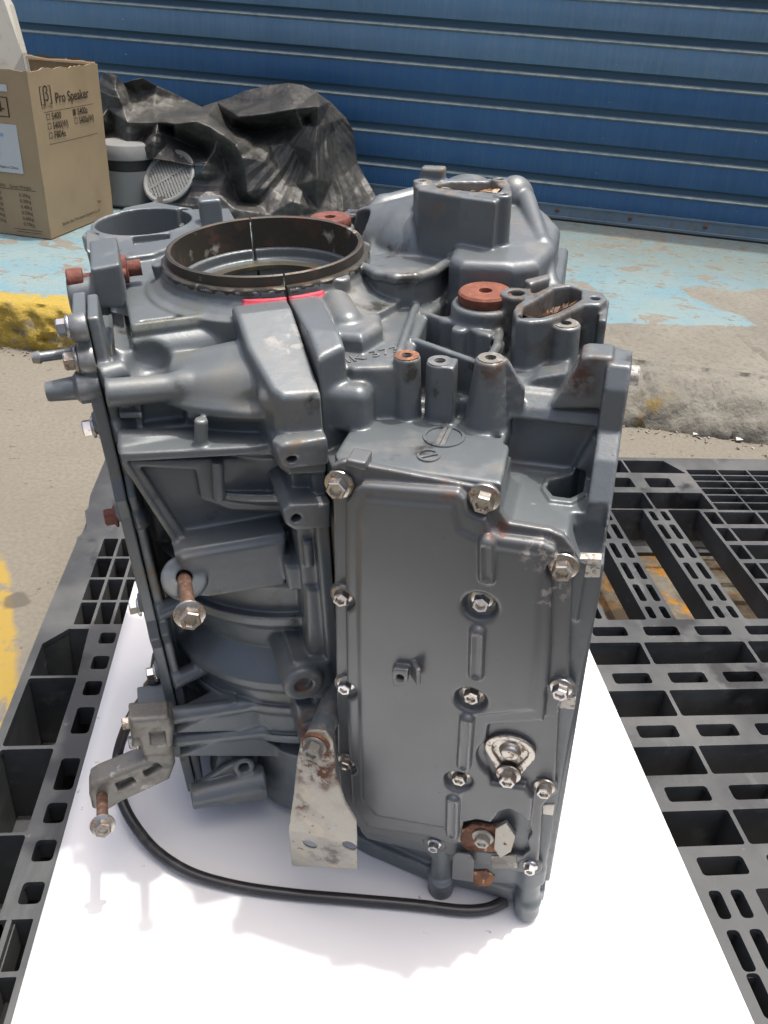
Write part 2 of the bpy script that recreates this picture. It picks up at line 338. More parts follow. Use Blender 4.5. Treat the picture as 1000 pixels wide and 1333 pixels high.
# ------------------------------------------------------------------ solid modelling of the castings with signed distances (gives real cast fillets)
def poly_sdf(poly, X, Y):
    P = np.array(poly, float); d = np.full(np.broadcast(X, Y).shape, 1e9); s = np.ones(d.shape)
    n = len(P)
    for i in range(n):
        a = P[i]; b = P[i-1]; e = b-a; wx = X-a[0]; wy = Y-a[1]
        t = np.clip((wx*e[0]+wy*e[1])/(e@e+1e-15), 0, 1); bx = wx-e[0]*t; by = wy-e[1]*t
        d = np.minimum(d, bx*bx+by*by)
        c1 = Y >= a[1]; c2 = Y < b[1]; c3 = e[0]*wy > e[1]*wx
        fl = (c1 & c2 & c3) | (~c1 & ~c2 & ~c3); s = np.where(fl, -s, s)
    return s*np.sqrt(d)
KS = .42
class Vol:
    BG = .025
    def __init__(s, lo, hi, h):
        s.lo = np.array(lo, float); s.h = h; s.n = np.ceil((np.array(hi)-s.lo)/h).astype(int)+1
        s.D = np.full(s.n, s.BG, np.float32)
    def region(s, lo, hi):
        i0 = np.clip(np.floor((np.array(lo)-s.lo)/s.h).astype(int), 0, s.n); i1 = np.clip(np.ceil((np.array(hi)-s.lo)/s.h).astype(int)+1, 0, s.n)
        sl_ = tuple(slice(a, b) for a, b in zip(i0, i1)); ax = [(s.lo[k]+s.h*np.arange(i0[k], i1[k])).astype(np.float32) for k in range(3)]
        return sl_, ax[0][:, None, None], ax[1][None, :, None], ax[2][None, None, :]
    def op(s, fn, lo, hi, k, cut, clip=None):
        m = k+3*s.h; sl_, X, Y, Z = s.region(np.array(lo)-m, np.array(hi)+m)
        A = s.D[sl_]
        if A.size == 0: return s
        d = fn(X, Y, Z).astype(np.float32); k = max(k*KS, 1e-6)
        if cut:
            d = -d; h_ = np.maximum(k-np.abs(A-d), 0)/k; s.D[sl_] = np.maximum(A, d)+h_*h_*k*.25
        else:
            h_ = np.maximum(k-np.abs(A-d), 0)/k; s.D[sl_] = np.minimum(A, d)-h_*h_*k*.25
        return s
    def box(s, c, half, r=.003, k=.006, rot=None, cut=False):
        c = np.array(c, float); half = np.array(half, float); R = np.eye(3) if rot is None else np.array(rot)   # rows = local axes
        e = np.abs(R.T) @ half
        def fn(X, Y, Z):
            x, y, z = X-c[0], Y-c[1], Z-c[2]; q = [np.abs(R[i, 0]*x+R[i, 1]*y+R[i, 2]*z)-(half[i]-r) for i in range(3)]
            o = np.sqrt(sum(np.maximum(t, 0)**2 for t in q)); return o+np.minimum(np.maximum(np.maximum(q[0], q[1]), q[2]), 0)-r
        return s.op(fn, c-e, c+e, k, cut)
    def boxl(s, lo, hi, r=.003, k=.006, cut=False):
        lo = np.minimum(lo, hi)+0.0; hi_ = np.maximum(lo, hi); return s.box((lo+hi_)/2, (hi_-lo)/2, r, k, None, cut)
    def cyl(s, p0, p1, r0, r1=None, rd=.002, k=.006, cut=False):
        p0 = np.array(p0, float); p1 = np.array(p1, float); r1 = r0 if r1 is None else r1; L = np.linalg.norm(p1-p0); ax = (p1-p0)/L; rm = max(r0, r1)
        def fn(X, Y, Z):
            x, y, z = X-p0[0], Y-p0[1], Z-p0[2]; t = x*ax[0]+y*ax[1]+z*ax[2]
            rr = np.sqrt(np.maximum(x*x+y*y+z*z-t*t, 0)); R_ = r0+(r1-r0)*np.clip(t/L, 0, 1)
            a = rr-R_+rd; b = np.abs(t-L/2)-L/2+rd
            return np.sqrt(np.maximum(a, 0)**2+np.maximum(b, 0)**2)+np.minimum(np.maximum(a, b), 0)-rd
        return s.op(fn, np.minimum(p0, p1)-rm, np.maximum(p0, p1)+rm, k, cut)
    def cap(s, p0, p1, r0, r1=None, k=.006, cut=False):
        p0 = np.array(p0, float); p1 = np.array(p1, float); r1 = r0 if r1 is None else r1; e = p1-p0; L2 = e@e; rm = max(r0, r1)
        def fn(X, Y, Z):
            x, y, z = X-p0[0], Y-p0[1], Z-p0[2]; t = np.clip((x*e[0]+y*e[1]+z*e[2])/L2, 0, 1)
            return np.sqrt((x-e[0]*t)**2+(y-e[1]*t)**2+(z-e[2]*t)**2)-(r0+(r1-r0)*t)
        return s.op(fn, np.minimum(p0, p1)-rm, np.maximum(p0, p1)+rm, k, cut)
    def ell(s, c, rad, k=.01, cut=False):
        c = np.array(c, float); rad = np.array(rad, float)
        def fn(X, Y, Z):
            x, y, z = X-c[0], Y-c[1], Z-c[2]; a = np.sqrt((x/rad[0])**2+(y/rad[1])**2+(z/rad[2])**2); b = np.sqrt((x/rad[0]**2)**2+(y/rad[1]**2)**2+(z/rad[2]**2)**2)
            return a*(a-1)/np.maximum(b, 1e-6)
        return s.op(fn, c-rad, c+rad, k, cut)
    def prism(s, poly, ax, t0, t1, rd=.003, k=.006, cut=False, warp=None):
        """polygon in the two other axes, extruded along axis ax from t0 to t1"""
        P = np.array(poly, float); i, j = [q for q in range(3) if q != ax]; t0, t1 = min(t0, t1), max(t0, t1)
        lo = np.zeros(3); hi = np.zeros(3); lo[i], lo[j] = P.min(0); hi[i], hi[j] = P.max(0); lo[ax], hi[ax] = t0, t1
        def fn(X, Y, Z):
            A = [X, Y, Z]; d2 = poly_sdf(P, A[i], A[j])+rd; T = A[ax]
            if warp: T = T-warp(A[i], A[j])
            dz = np.abs(T-(t0+t1)/2)-(t1-t0)/2+rd
            return np.sqrt(np.maximum(d2, 0)**2+np.maximum(dz, 0)**2)+np.minimum(np.maximum(d2, dz), 0)-rd
        if warp: lo[ax] -= .06; hi[ax] += .06
        return s.op(fn, lo, hi, k, cut)
    def lathe(s, prof, cen, rd=.0015, k=.004, cut=False):
        P = np.array(prof, float); R = P[:, 0].max(); w0, w1 = P[:, 1].min(), P[:, 1].max()
        def fn(X, Y, Z):
            r = np.sqrt((X-cen[0])**2+(Y-cen[1])**2)[:, :, 0]; g = np.arange(0, R+.06, .0008)
            T = poly_sdf(P, g[:, None], Z[0, 0][None, :].astype(float))+0.0
            ix = np.clip(r/.0008, 0, len(g)-2); i0 = ix.astype(int); f = (ix-i0)[..., None]
            return T[i0]*(1-f)+T[i0+1]*f-rd*0
        return s.op(fn, [cen[0]-R, cen[1]-R, w0], [cen[0]+R, cen[1]+R, w1], k, cut)
    def mesh(s, name, frame, m, parent, extra=None):
        D = np.clip(s.D, -4*s.h, 4*s.h)
        D[[0, -1]] = 4*s.h; D[:, [0, -1]] = 4*s.h; D[:, :, [0, -1]] = 4*s.h
        g = vdb.FloatGrid(4*s.h); g.copyFromArray(D.astype(np.float32)); 
        V, Q = g.convertToQuads(0.0)
        V = V.astype(float)*s.h+s.lo; Wp = frame.world(V)
        if frame.det > 0: pass
        # orientation test: quads must face out of the solid
        Q = Q.astype(int); a, b, c = (Wp[Q[:, i]] for i in range(3)); nrm = np.cross(b-a, c-a); cen = Wp.mean(0)
        vol = np.einsum('ij,ij->i', nrm, a-cen).sum()
        if vol < 0: Q = Q[:, ::-1]
        print(name, 'quads', len(Q)); return fast_mesh(name, Wp, Q, m, parent)
def pts(K, L, **k):                                  # a traced outline on one plane, as 2D points in the plane
    ax = {'a': 0, 'p': 0, 'b': 1, 'q': 1, 'w': 2}[list(k)[0]]
    return [tuple(np.delete(K(x, y, **k), ax)) for x, y in L]
HV = .00178
engine = root('engine_block', FB.world([.08, .06, .02]), 'grey painted bare engine block standing upright on the white board', 'engine block')
CB = -.03                                            # crank chamber centre along the seam
# ---------------- crankcase
v = Vol([-.012, -.285, 0.0], [.275, .40, .72], HV)
def wy(y, r): return KC(320, y, b=CB-.96*r)[2]
prof = [(0, .618), (.12, .618), (.148, wy(500, .148)-.006), (.160, wy(512, .160)), (.172, wy(530, .172)), (.176, wy(538, .176)), (.176, wy(547, .176)), (.160, wy(551, .160)), (.158, wy(583, .158)),
        (.165, wy(588, .165)), (.165, wy(596, .165)), (.156, wy(601, .156)), (.156, wy(646, .156)), (.174, wy(649, .174)), (.174, wy(659, .174)), (.150, wy(664, .150)), (.145, wy(700, .145)), (.150, wy(735, .15)), (.160, wy(762, .16)),
        (.172, wy(768, .172)), (.164, wy(774, .164)), (.164, wy(808, .164)), (.175, wy(815, .175)), (.175, wy(826, .175)), (.154, wy(832, .154)), (.150, wy(846, .15)),
        (.146, wy(858, .146)), (.168, wy(897, .168)), (.172, wy(905, .172)), (.172, wy(914, .172)), (.162, wy(918, .162)), (.163, wy(934, .163)), (.169, wy(937, .169)), (.169, wy(945, .169)), (.160, wy(949, .160)), (.160, wy(973, .16)), (.166, wy(976, .166)), (.166, wy(985, .166)),
        (.120, wy(990, .128)), (.110, .045), (.10, .022), (0, .022)]
print('prof', [(round(a, 3), round(float(b), 3)) for a, b in prof])
v.lathe(prof, (0, CB), k=.007)
v.boxl([0, -.085, .12], [.167, .16, .60], r=.01, k=.01)
# carve windows between chamber and manifold flange so that the discs read as discs
for y0, y1 in ((832, 870), (990, 1060)):
    pass
# seam flange and post beside the seam
v.boxl([-.0, -.232, .10], [.014, .2, .60], r=.003, k=.012)
v.boxl([-.0, -.222, KC(400, 1000, b=-.22)[2]], [.030, -.14, KC(400, 600, b=-.22)[2]], r=.003, k=.008)
v.prism(pts(KC, [(398, 765), (430, 765), (430, 880), (404, 880)], b=-.225), 1, -.226, -.15, k=.006)
v.prism(pts(KC, [(386, 600), (400, 600), (400, 700), (386, 700)], b=-.205), 1, -.205, -.15, k=.006)
# top plate with its front lip
T = KC(300, 400, b=-.1)[2]
wt = .648
plate = pts(KC, [(171, 430), (317, 411), (378, 396), (384, 330), (330, 270), (245, 272), (150, 300), (155, 350)], w=wt)
v.prism(plate, 2, wt-.012, wt, rd=.002, k=.004)
v.prism(pts(KC, [(200, 404), (317, 388), (374, 376), (384, 330), (330, 270), (245, 272), (180, 300), (175, 350)], w=wt), 2, wt-.07, wt-.004, rd=.004, k=.01)
# raised rounded bead along the plate front and long shallow recess
v.cap(KC(176, 426, w=wt), KC(315, 408, w=wt), .0045, k=.004)
v.cap(KC(186, 418, w=wt+.0005), KC(300, 404, w=wt+.0005), .004, k=.004, cut=True)
# horizontal gallery under the plate
v.cyl(KC(176, 462, b=-.086), KC(365, 434, b=-.086), .021, k=.004); v.boxl([.01, -.125, .45], [.15, -.04, .60], r=.01, k=.01)
v.cap(KC(235, 486, b=-.12), KC(330, 474, b=-.14), .018, .024, k=.016)
v.cyl(KC(138, 512, b=-.150), KC(245, 503, b=-.150), .0125, k=.008)
v.cap(KC(245, 503, b=-.150), KC(330, 500, b=-.165), .0135, .024, k=.025)
v.cap(KC(270, 520, b=-.150), KC(345, 512, b=-.170), .022, .026, k=.02)
v.ell(KC(300, 528, b=-.20), [.040, .012, .012], k=.010, cut=True)
# lug with the bright face next to the seam
lug = pts(KC, [(325, 404), (379, 398), (413, 541), (388, 547), (352, 528), (340, 480)], w=.652)
lugp = [(-.001, -.105), (.052, -.105), (.050, -.17), (.040, -.222), (.033, -.232), (-.001, -.236)]
def lw(A, B): return -.35*np.maximum(-.12-B, 0)
v.prism(lugp, 2, .585, .664, rd=.005, k=.006, warp=lambda A, B: -.33*np.maximum(-.13-B, 0))
v.cap(KC(345, 420, w=.64), KC(352, 520, b=-.21), .010, k=.012)
# long straight shelf and short ledge above it
ws = KC(250, 590, b=-.19)[2]
v.prism([(.170, -.178), (.158, -.182), (.06, -.204), (.012, -.206), (.0, -.15), (.0, -.10), (.17, -.10)], 2, ws-.004, ws+.005, rd=.002, k=.006)
wl = KC(250, 548, b=-.18)[2]
v.prism([(.165, -.15), (.10, -.172), (.02, -.198), (.0, -.15), (.0, -.10), (.165, -.10)], 2, wl-.003, wl+.003, rd=.0015, k=.008)
v.prism(pts(KC, [(176, 520), (252, 518), (252, 566), (180, 572)], b=-.16), 1, -.150, -.06, rd=.004, k=.008)
v.prism(pts(KC, [(185, 532), (243, 530), (243, 558), (188, 565)], b=-.16), 1, -.20, -.138, rd=.004, k=.004, cut=True)
v.cyl(KC(155, 575, b=-.155), KC(300, 572, b=-.165), .012, .006, k=.012)
v.cyl(KC(262, 545, b=-.185), KC(262, 588, b=-.185), .006, k=.010)
v.cyl(KC(283, 600, b=-.182), KC(285, 650, b=-.182), .006, k=.008)
# big gusset below the shelf
g = pts(KC, [(163, 600), (238, 716), (300, 712), (388, 698), (388, 595)], b=-.175)
v.prism(g, 1, -.176, -.06, rd=.002, k=.006)
g2 = pts(KC, [(182, 608), (246, 706), (376, 692), (372, 668), (300, 664), (262, 650), (255, 612)], b=-.175)
v.prism(g2, 1, -.20, -.164, rd=.003, k=.006, cut=True)
v.cap(KC(163, 603, b=-.177), KC(237, 716, b=-.177), .0028, k=.004); v.cap(KC(237, 716, b=-.177), KC(372, 694, b=-.182), .0030, k=.004)
# pad for the long bolt with its arm
v.cyl(KC(240, 752, b=-.202), KC(240, 752, b=-.06), .0215, rd=.003, k=.006)
v.prism(pts(KC, [(236, 726), (372, 704), (372, 762), (272, 778), (240, 775)], b=-.200), 1, -.200, -.10, rd=.003, k=.005)
v.prism(pts(KC, [(226, 722), (240, 716), (372, 694), (372, 730), (240, 740)], b=-.196), 1, -.196, -.10, rd=.003, k=.01)
v.boxl(KC(268, 728, b=-.200), KC(273, 771, b=-.196)+np.array([0, 0, 0]), r=.0005, k=.001)
v.cyl(KC(240, 752, b=-.21), KC(240, 752, b=-.19), .0075, rd=.001, k=.002, cut=True)
v.prism(pts(KC, [(370, 735), (415, 735), (412, 765), (376, 768)], b=-.215), 1, -.217, -.14, rd=.003, k=.004)
v.prism(pts(KC, [(395, 708), (408, 706), (410, 742), (398, 742)], b=-.23), 1, -.228, -.14, rd=.003, k=.004)
# two drilled bosses beside the seam
for (L, hx, hy) in (([(360, 588), (372, 576), (426, 575), (428, 590), (428, 604), (376, 610), (366, 604)], 378, 597), ([(368, 665), (378, 656), (430, 655), (430, 686), (384, 690), (372, 682)], 384, 675)):
    v.prism(pts(KC, L, b=-.248), 1, -.250, -.15, rd=.003, k=.004)
    c0 = KC(hx+2, hy, b=-.250); v.cyl(c0, c0+np.array([0, .06, 0]), .0092, rd=.003, k=.006); v.cyl(c0+np.array([0, -.01, 0]), c0+np.array([0, .03, 0]), .0045, rd=.0005, k=.001, cut=True)
v.prism([(0.0, -.25), (.040, -.25), (.046, -.238), (.030, -.21), (.018, -.16), (0, -.16)], 2, KC(400, 588, b=-.25)[2]-.003, KC(400, 574, b=-.25)[2], rd=.003, k=.006)
# lower bosses at the seam
p = KC(396, 893, b=-.245); v.cyl(p, p+np.array([-.0, .10, .0]), .021, .023, rd=.004, k=.008); v.prism(pts(KC, [(382, 868), (432, 866), (440, 915), (396, 915)], b=-.24), 1, -.235, -.15, rd=.004, k=.008)
v.cyl(p+np.array([0, -.01, 0]), p+np.array([0, .008, 0]), .0095, rd=.001, k=.002, cut=True)
v.prism(pts(KC, [(386, 920), (440, 916), (444, 990), (395, 985)], b=-.225), 1, -.226, -.13, rd=.004, k=.008)
p = KC(412, 960, b=-.235); v.cyl(p, p+np.array([0, .06, 0]), .017, .02, rd=.003, k=.008)
# bracket tubes that reach towards the flange (low left)
for a0, a1, wpx in (((226, 931), (335, 915), 0), ((232, 961), (345, 950), 1)):
    P0 = KC(*a0, b=-.150); P1 = KC(*a1, b=-.165)
    v.cap(P0, P1, .0105, .0085, k=.006)
    v.prism(pts(KC, [(a0[0], a0[1]+10), (a1[0]-30, a1[1]-14), (a1[0]+28, a1[1]+17), (a1[0]+20, a1[1]+22)], b=-.15), 1, -.166, -.13, rd=.0015, k=.003)
v.prism(pts(KC, [(180, 925), (236, 915), (300, 940), (290, 962), (236, 975), (200, 972)], b=-.12), 1, -.135, -.08, rd=.003, k=.008)
# lower tail: bell end with the drain stubs
P0 = KC(249, 1037, b=-.165); P1 = KC(345, 1015, b=-.165); v.cyl(P0, P1, .0155, .0225, rd=.002, k=.004)
v.prism(pts(KC, [(250, 1022), (305, 988), (335, 995), (335, 1030), (262, 1032)], b=-.155), 1, -.160, -.152, rd=.0015, k=.004)
P0 = KC(278, 985, b=-.13); P1 = KC(330, 985, b=-.13); v.cyl(P0, P1, .020, .022, rd=.003, k=.006)
p = KC(318, 1000, b=-.165); v.cyl(p, p+np.array([0, .06, -.02]), .013, .016, rd=.003, k=.006); v.cyl(p+np.array([0, -.01, 0]), p+np.array([0, .02, 0]), .006, k=.002, cut=True)
v.lathe([(0, .13), (.098, .13), (.102, .06), (.108, .05), (.108, .034), (.098, .019), (0, .019)], (0, -.100), k=.006)
# left flange of the crankcase
FA0, FA1 = .166, .1755
outl = [(-.128, .055), (-.128, .30), (-.136, .32), (-.128, .34), (-.128, .475), (-.138, .50), (-.128, .52), (-.128, .60), (-.115, .672), (-.055, .672), (-.04, .60), (.16, .60), (.16, .05)]
v.prism(outl, 0, FA0, FA1, rd=.0015, k=.008)
for py in (482, 553, 668, 788, 878):
    P = KC(150+(py-480)*.19, py, b=-.118); v.cyl([.12, -.110, P[2]], [FA1, -.128, P[2]], .0095, .0105, rd=.002, k=.010)
v.prism(pts(KC, [(150, 455), (210, 470), (212, 505), (150, 508)], b=-.10), 1, -.10, .0, rd=.005, k=.015)
v.cap(KC(215, 555, b=-.10), KC(165, 480, b=-.10), .018, .012, k=.02)
# carving between flange and chamber
v.ell(KC(192, 470, b=-.115), [.020, .02, .020], k=.015, cut=True)
v.ell([.150, -.13, KC(200, 640, b=-.13)[2]], [.016, .03, .05], k=.012, cut=True)
for yy in (850, 1000): pass
# upper-left attachments
P0 = KC(118, 372, w=.63); bx = KC(146, 372, w=.632)
v.prism(pts(KC, [(118, 350), (156, 343), (166, 385), (160, 402), (124, 402)], b=-.04), 1, -.040, .05, rd=.003, k=.004)
v.cyl(KC(90, 386, b=.0), KC(140, 382, b=.0), .018, .021, rd=.003, k=.006)
# far bore with its three-eared flange
wb = .655
cb_ = KC(187, 288, w=wb)
fl = pts(KC, [(106, 306), (112, 300), (150, 284), (160, 270), (200, 262), (235, 268), (250, 270), (262, 285), (262, 305), (200, 330), (165, 335), (112, 312)], w=wb)
v.prism(fl, 2, wb-.020, wb, rd=.003, k=.004)
v.cyl(cb_-np.array([0, 0, .012]), cb_-np.array([0, 0, .10]), .066, .062, rd=.003, k=.008); v.cyl(cb_, cb_-np.array([0, 0, .03]), .0625, rd=.001, k=.004)
v.prism(pts(KC, [(112, 318), (165, 338), (172, 362), (120, 350)], b=.12), 1, .10, .18, rd=.004, k=.006)
v.cyl(cb_+np.array([0, 0, .01]), cb_-np.array([0, 0, .075]), .0575, rd=.001, k=.002, cut=True)
for x, y in ((121, 305), (238, 272)):
    p = KC(x, y, w=wb); v.cyl(p+np.array([0, 0, .01]), p-np.array([0, 0, .02]), .0065, rd=.0005, k=.001, cut=True)
# rectangular pad with raised rim behind the plate
v.prism(pts(KC, [(166, 313), (225, 308), (225, 320), (172, 330)], w=wt), 2, wt-.01, wt+.004, rd=.003, k=.004)
v.prism(pts(KC, [(173, 316), (222, 311), (222, 318), (176, 326)], w=wt), 2, wt-.002, wt+.02, rd=.001, k=.003, cut=True)
v.box(KC(275, 282, w=.66)+np.array([0, 0, 0]), [.013, .011, .022], r=.003, k=.006); v.cyl(KC(275, 267, w=.682)+np.array([0, 0, .02]), KC(275, 267, w=.682)-np.array([0, 0, .02]), .004, k=.001, cut=True)
# flare round the crank bore
flare = [(0, .60), (.150, .60), (.150, .6465), (.132, .649), (.118, .653), (.1085, .658), (.1045, .664), (.1045, .672), (0, .672)]
v.lathe([(0, .60), (.123, .60), (.123, .6500), (.116, .6525), (.1085, .658), (.1045, .664), (.1045, .672), (0, .672)], (0, 0), k=.006)
for ph in (100, 130, 205, 232):
    a = math.radians(ph); d = np.array([math.sin(a), -math.cos(a), 0])
    v.cyl(d*.100+[0, 0, .615], d*.1055+[0, 0, .671], .010, rd=.002, k=.004)
bore = [(0, .50), (.055, .50), (.055, .618), (.072, .622), (.072, .636), (.090, .640), (.090, .650), (.0968, .652), (.0968, .72), (0, .72)]
v.lathe(bore, (0, 0), k=.001, cut=True)
# cut at the seam and at the flange face
v.boxl([-.05, -.4, -.05], [.0012, .4, .8], r=.0, k=.001, cut=True)
crank = v.mesh('crankcase_half', FC, m_paint, engine); crank.data.name = 'crankcase_half'
del v
# ---------------- cylinder block
v = Vol([-.20, -.035, -.005], [.245, .60, .755], HV)
CR = np.array([-.1415, .2378])                       # crank centre in this frame
sd = np.array([_c*0-.0, 0])
# seam direction in this frame
def C2B(P): return FB.R @ (FC.world(np.array(P, float))-FB.O)
def B_of(a, b, w_=0): return C2B([a, b, w_])
# body
front = pts(KB, [(430, 602), (652, 642), (652, 668), (668, 684), (722, 692), (742, 712), (786, 735), (782, 770), (765, 850), (742, 962), (712, 1120), (708, 1150), (640, 1150), (612, 1128), (590, 1118), (478, 1092), (452, 1062), (445, 900)], q=.004)
v.prism(front, 1, .003, .17, rd=.003, k=.005)
v.prism(pts(KB, [(410, 612), (446, 612), (456, 1070), (420, 1040), (412, 800)], q=.02), 1, .012, .12, rd=.002, k=.004)
# shelf with the casting marks
sh = [tuple(KB(x, y, w=.590)[:2]) for x, y in [(430, 602), (452, 540), (600, 525), (640, 560), (655, 640), (652, 645)]]
v.prism([(0.0, .002), (0, .12), (.13, .12), (.137, .05), (.139, .0)], 2, .40, .589, rd=.003, k=.006)
v.prism([(.12, .02), (.12, .14), (.212, .14), (.212, .02), (.19, .004), (.14, .0)], 2, .40, .549, rd=.003, k=.006)
# deck
s0 = B_of(-.0005, -.17); s1 = B_of(-.0005, .20)
deck = [tuple(s0[:2]), (.0, .072), (.040, .084), (.050, .10), (.040, .125), (.035, .20), (.05, .27), (.02, .36), (-.05, .40), tuple(s1[:2])]
v.prism(deck, 2, .50, .638, rd=.004, k=.010)
# seam half: raised shoulder strip running down the front beside the seam
strip = [tuple(B_of(0, -.105)[:2]), tuple(B_of(-.030, -.105)[:2]), tuple(B_of(-.028, -.18)[:2]), tuple(B_of(-.026, -.215)[:2]), tuple(B_of(0, -.222)[:2])]
v.prism(strip, 2, .50, .664, rd=.005, k=.008, warp=lambda A, B: -.30*np.maximum(.085-B, 0))

# rounded boss on the deck beside the seam and a second one stepping down the front
v.cap(KB(452, 425, w=.648), KB(438, 400, w=.652), .016, k=.010)
v.box([-.006, .076, .604], [.022, .022, .022], r=.011, k=.010)

v.prism([(-.03, .10), (.000, .10), (.010, .13), (.0, .16), (-.04, .15)], 2, .62, .655, rd=.008, k=.008)
# base: flange, feet and sump skirt
foot = [(-.02, .03), (.01, .022), (.085, .009), (.13, .010), (.205, .008), (.220, .018), (.220, .20), (-.05, .25), (-.09, .10)]
v.prism(foot, 2, .010, .036, rd=.004, k=.006)
v.prism([(.0, .035), (.08, .018), (.20, .012), (.21, .20), (-.05, .25)], 2, .02, .14, rd=.004, k=.01)
for x, y in ((690, 1160), (575, 1138)):
    p = KB(x, y-12, q=.008); v.cyl([p[0], .006, .004], [p[0], .006, .034], .0150, .0145, rd=.003, k=.010); v.cyl([p[0], .008, .028], [p[0], .008, .095], .0125, .0115, rd=.002, k=.02)
# right machined edge: strip that carries the head face, with tabs
PR = .2235
v.prism([(.019, .05), (.008, .20), (.006, .50), (.012, .535), (.050, .590), (.070, .606), (.074, .640), (.084, .657), (.113, .658), (.120, .630), (.17, .630), (.17, .05)], 0, PR-.019, PR, rd=.0015, k=.004)

# wall above the shelf at the right: rounded shoulder, recessed panel, sloping foot and the kidney pocket
v.prism([(.086, .50), (.086, .598), (.091, .608), (.102, .617), (.120, .623), (.18, .623), (.18, .50)], 0, .116, .212, rd=.004, k=.005)
v.boxl([.131, .060, .5512], [.206, .0955, .5985], r=.004, k=.003, cut=True)
v.boxl([.112, .07, .556], [.1275, .100, .5935], r=.002, k=.002, cut=True)
v.prism([(.120, .0), (.210, .0), (.210, .11), (.116, .11)], 2, .46, .549, rd=.003, k=.006)
v.prism([(.187, .549), (.212, .549), (.212, .592), (.202, .592)], 1, .080, .13, rd=.004, k=.008)
kp = [tuple(KB(x, y, w=.550)[:2]) for x, y in [(711, 637), (716, 628), (730, 625), (745, 621), (757, 613), (762, 622), (759, 642), (742, 651), (720, 648)]]
kr = [tuple(KB(x, y, w=.550)[:2]) for x, y in [(704, 638), (710, 623), (730, 618), (762, 600), (770, 618), (766, 646), (744, 658), (715, 655)]]
v.prism(kr, 2, .52, .5525, rd=.0015, k=.003)
v.prism(kp, 2, .500, .560, rd=.003, k=.003, cut=True)
p_ = pts(KB, [(733, 672), (790, 676), (786, 700), (772, 722), (758, 722)], q=.01); v.prism(p_, 1, -.02, .032, rd=.004, k=.006, cut=True)
v.ell(KB(768, 706, q=.022), [.018, .012, .020], k=.006, cut=True)
# side slope between wall and fins
v.prism([(.112, .115), (.222, .115), (.222, .22), (.060, .30), (.05, .14)], 2, .50, .614, rd=.006, k=.008)
# valley floor under the fins
v.prism([(.03, .105), (.12, .105), (.12, .30), (.03, .30)], 2, .40, .596, rd=.004, k=.012)
# two diagonal fins
for A_, B_, t in (((548, 402), (640, 437), .0030), ((536, 437), (632, 474), .0034)):
    a = KB(*A_, w=.642); b = KB(*B_, w=.640); d = nz([b[0]-a[0], b[1]-a[1]]); n_ = np.array([-d[1], d[0]])
    v.prism([tuple(a[:2]-n_*t), tuple(b[:2]-n_*t), tuple(b[:2]+n_*t), tuple(a[:2]+n_*t)], 2, .55, .641, rd=.0015, k=.005)
a = KB(545, 380, w=.646); b = KB(520, 455, w=.644); v.cap([a[0], a[1], .640], [b[0], b[1], .640], .004, k=.006)
# ledge across the valley, curved wall by the orange plug
a = KB(578, 424, w=.63); b = KB(625, 440, w=.63); 
a = KB(625, 470, w=.634); arc = [KB(x, y, w=.645) for x, y in ((605, 395), (620, 385), (640, 395), (652, 415), (648, 440), (632, 462))]
for i in range(5): v.cap([*arc[i][:2], .636], [*arc[i+1][:2], .636], .0042, k=.004); v.boxl([min(arc[i][0], arc[i+1][0])-.003, min(arc[i][1], arc[i+1][1]), .58], [max(arc[i][0], arc[i+1][0])+.003, max(arc[i][1], arc[i+1][1]), .630], r=.003, k=.006)
# posts along the front edge
def post(x, y, w_, r, base, r2=None, hole=.0045, k=.006):
    p = KB(x, y, w=w_); v.cyl([p[0], p[1], w_], [p[0], p[1], base], r, r2 or r*1.12, rd=.0015, k=k); v.cyl([p[0], p[1], w_+.01], [p[0], p[1], w_-.02], hole, rd=.0005, k=.001, cut=True); return p
post(530, 463, .645, .0115, .58)
pb = post(573, 470, .642, .0115, .58); v.boxl([pb[0]-.003, pb[1]-.011, .58], [pb[0]+.014, pb[1]+.010, .642], r=.002, k=.004); v.cyl([pb[0], pb[1], .652], [pb[0], pb[1], .62], .0045, k=.001, cut=True)
pc = post(639, 466, .650, .0125, .58, .021, k=.010)
v.prism([(pc[0]+.005, .60), (pc[0]+.005, .650), (pc[0]+.014, .650), (pc[0]+.030, .625), (pc[0]+.030, .60)], 1, pc[1]-.002, pc[1]+.004, rd=.0015, k=.005)
# web between the posts
v.boxl([pb[0]+.01, .098, .56], [pc[0], .112, .606], r=.004, k=.010)
# round boss for the orange plug, drilled boss beside it
po = KB(632, 380, w=.664); v.cyl([po[0], po[1], .50], [po[0], po[1], .655], .036, .031, rd=.004, k=.008)
for k_ in range(3):
    a_ = math.radians(200+40*k_); v.cyl([po[0]+.037*math.cos(a_), po[1]+.037*math.sin(a_), .57], [po[0]+.034*math.cos(a_), po[1]+.034*math.sin(a_), .640], .008, rd=.003, k=.006)
post(672, 381, .668, .0145, .55, .018, hole=.0075)
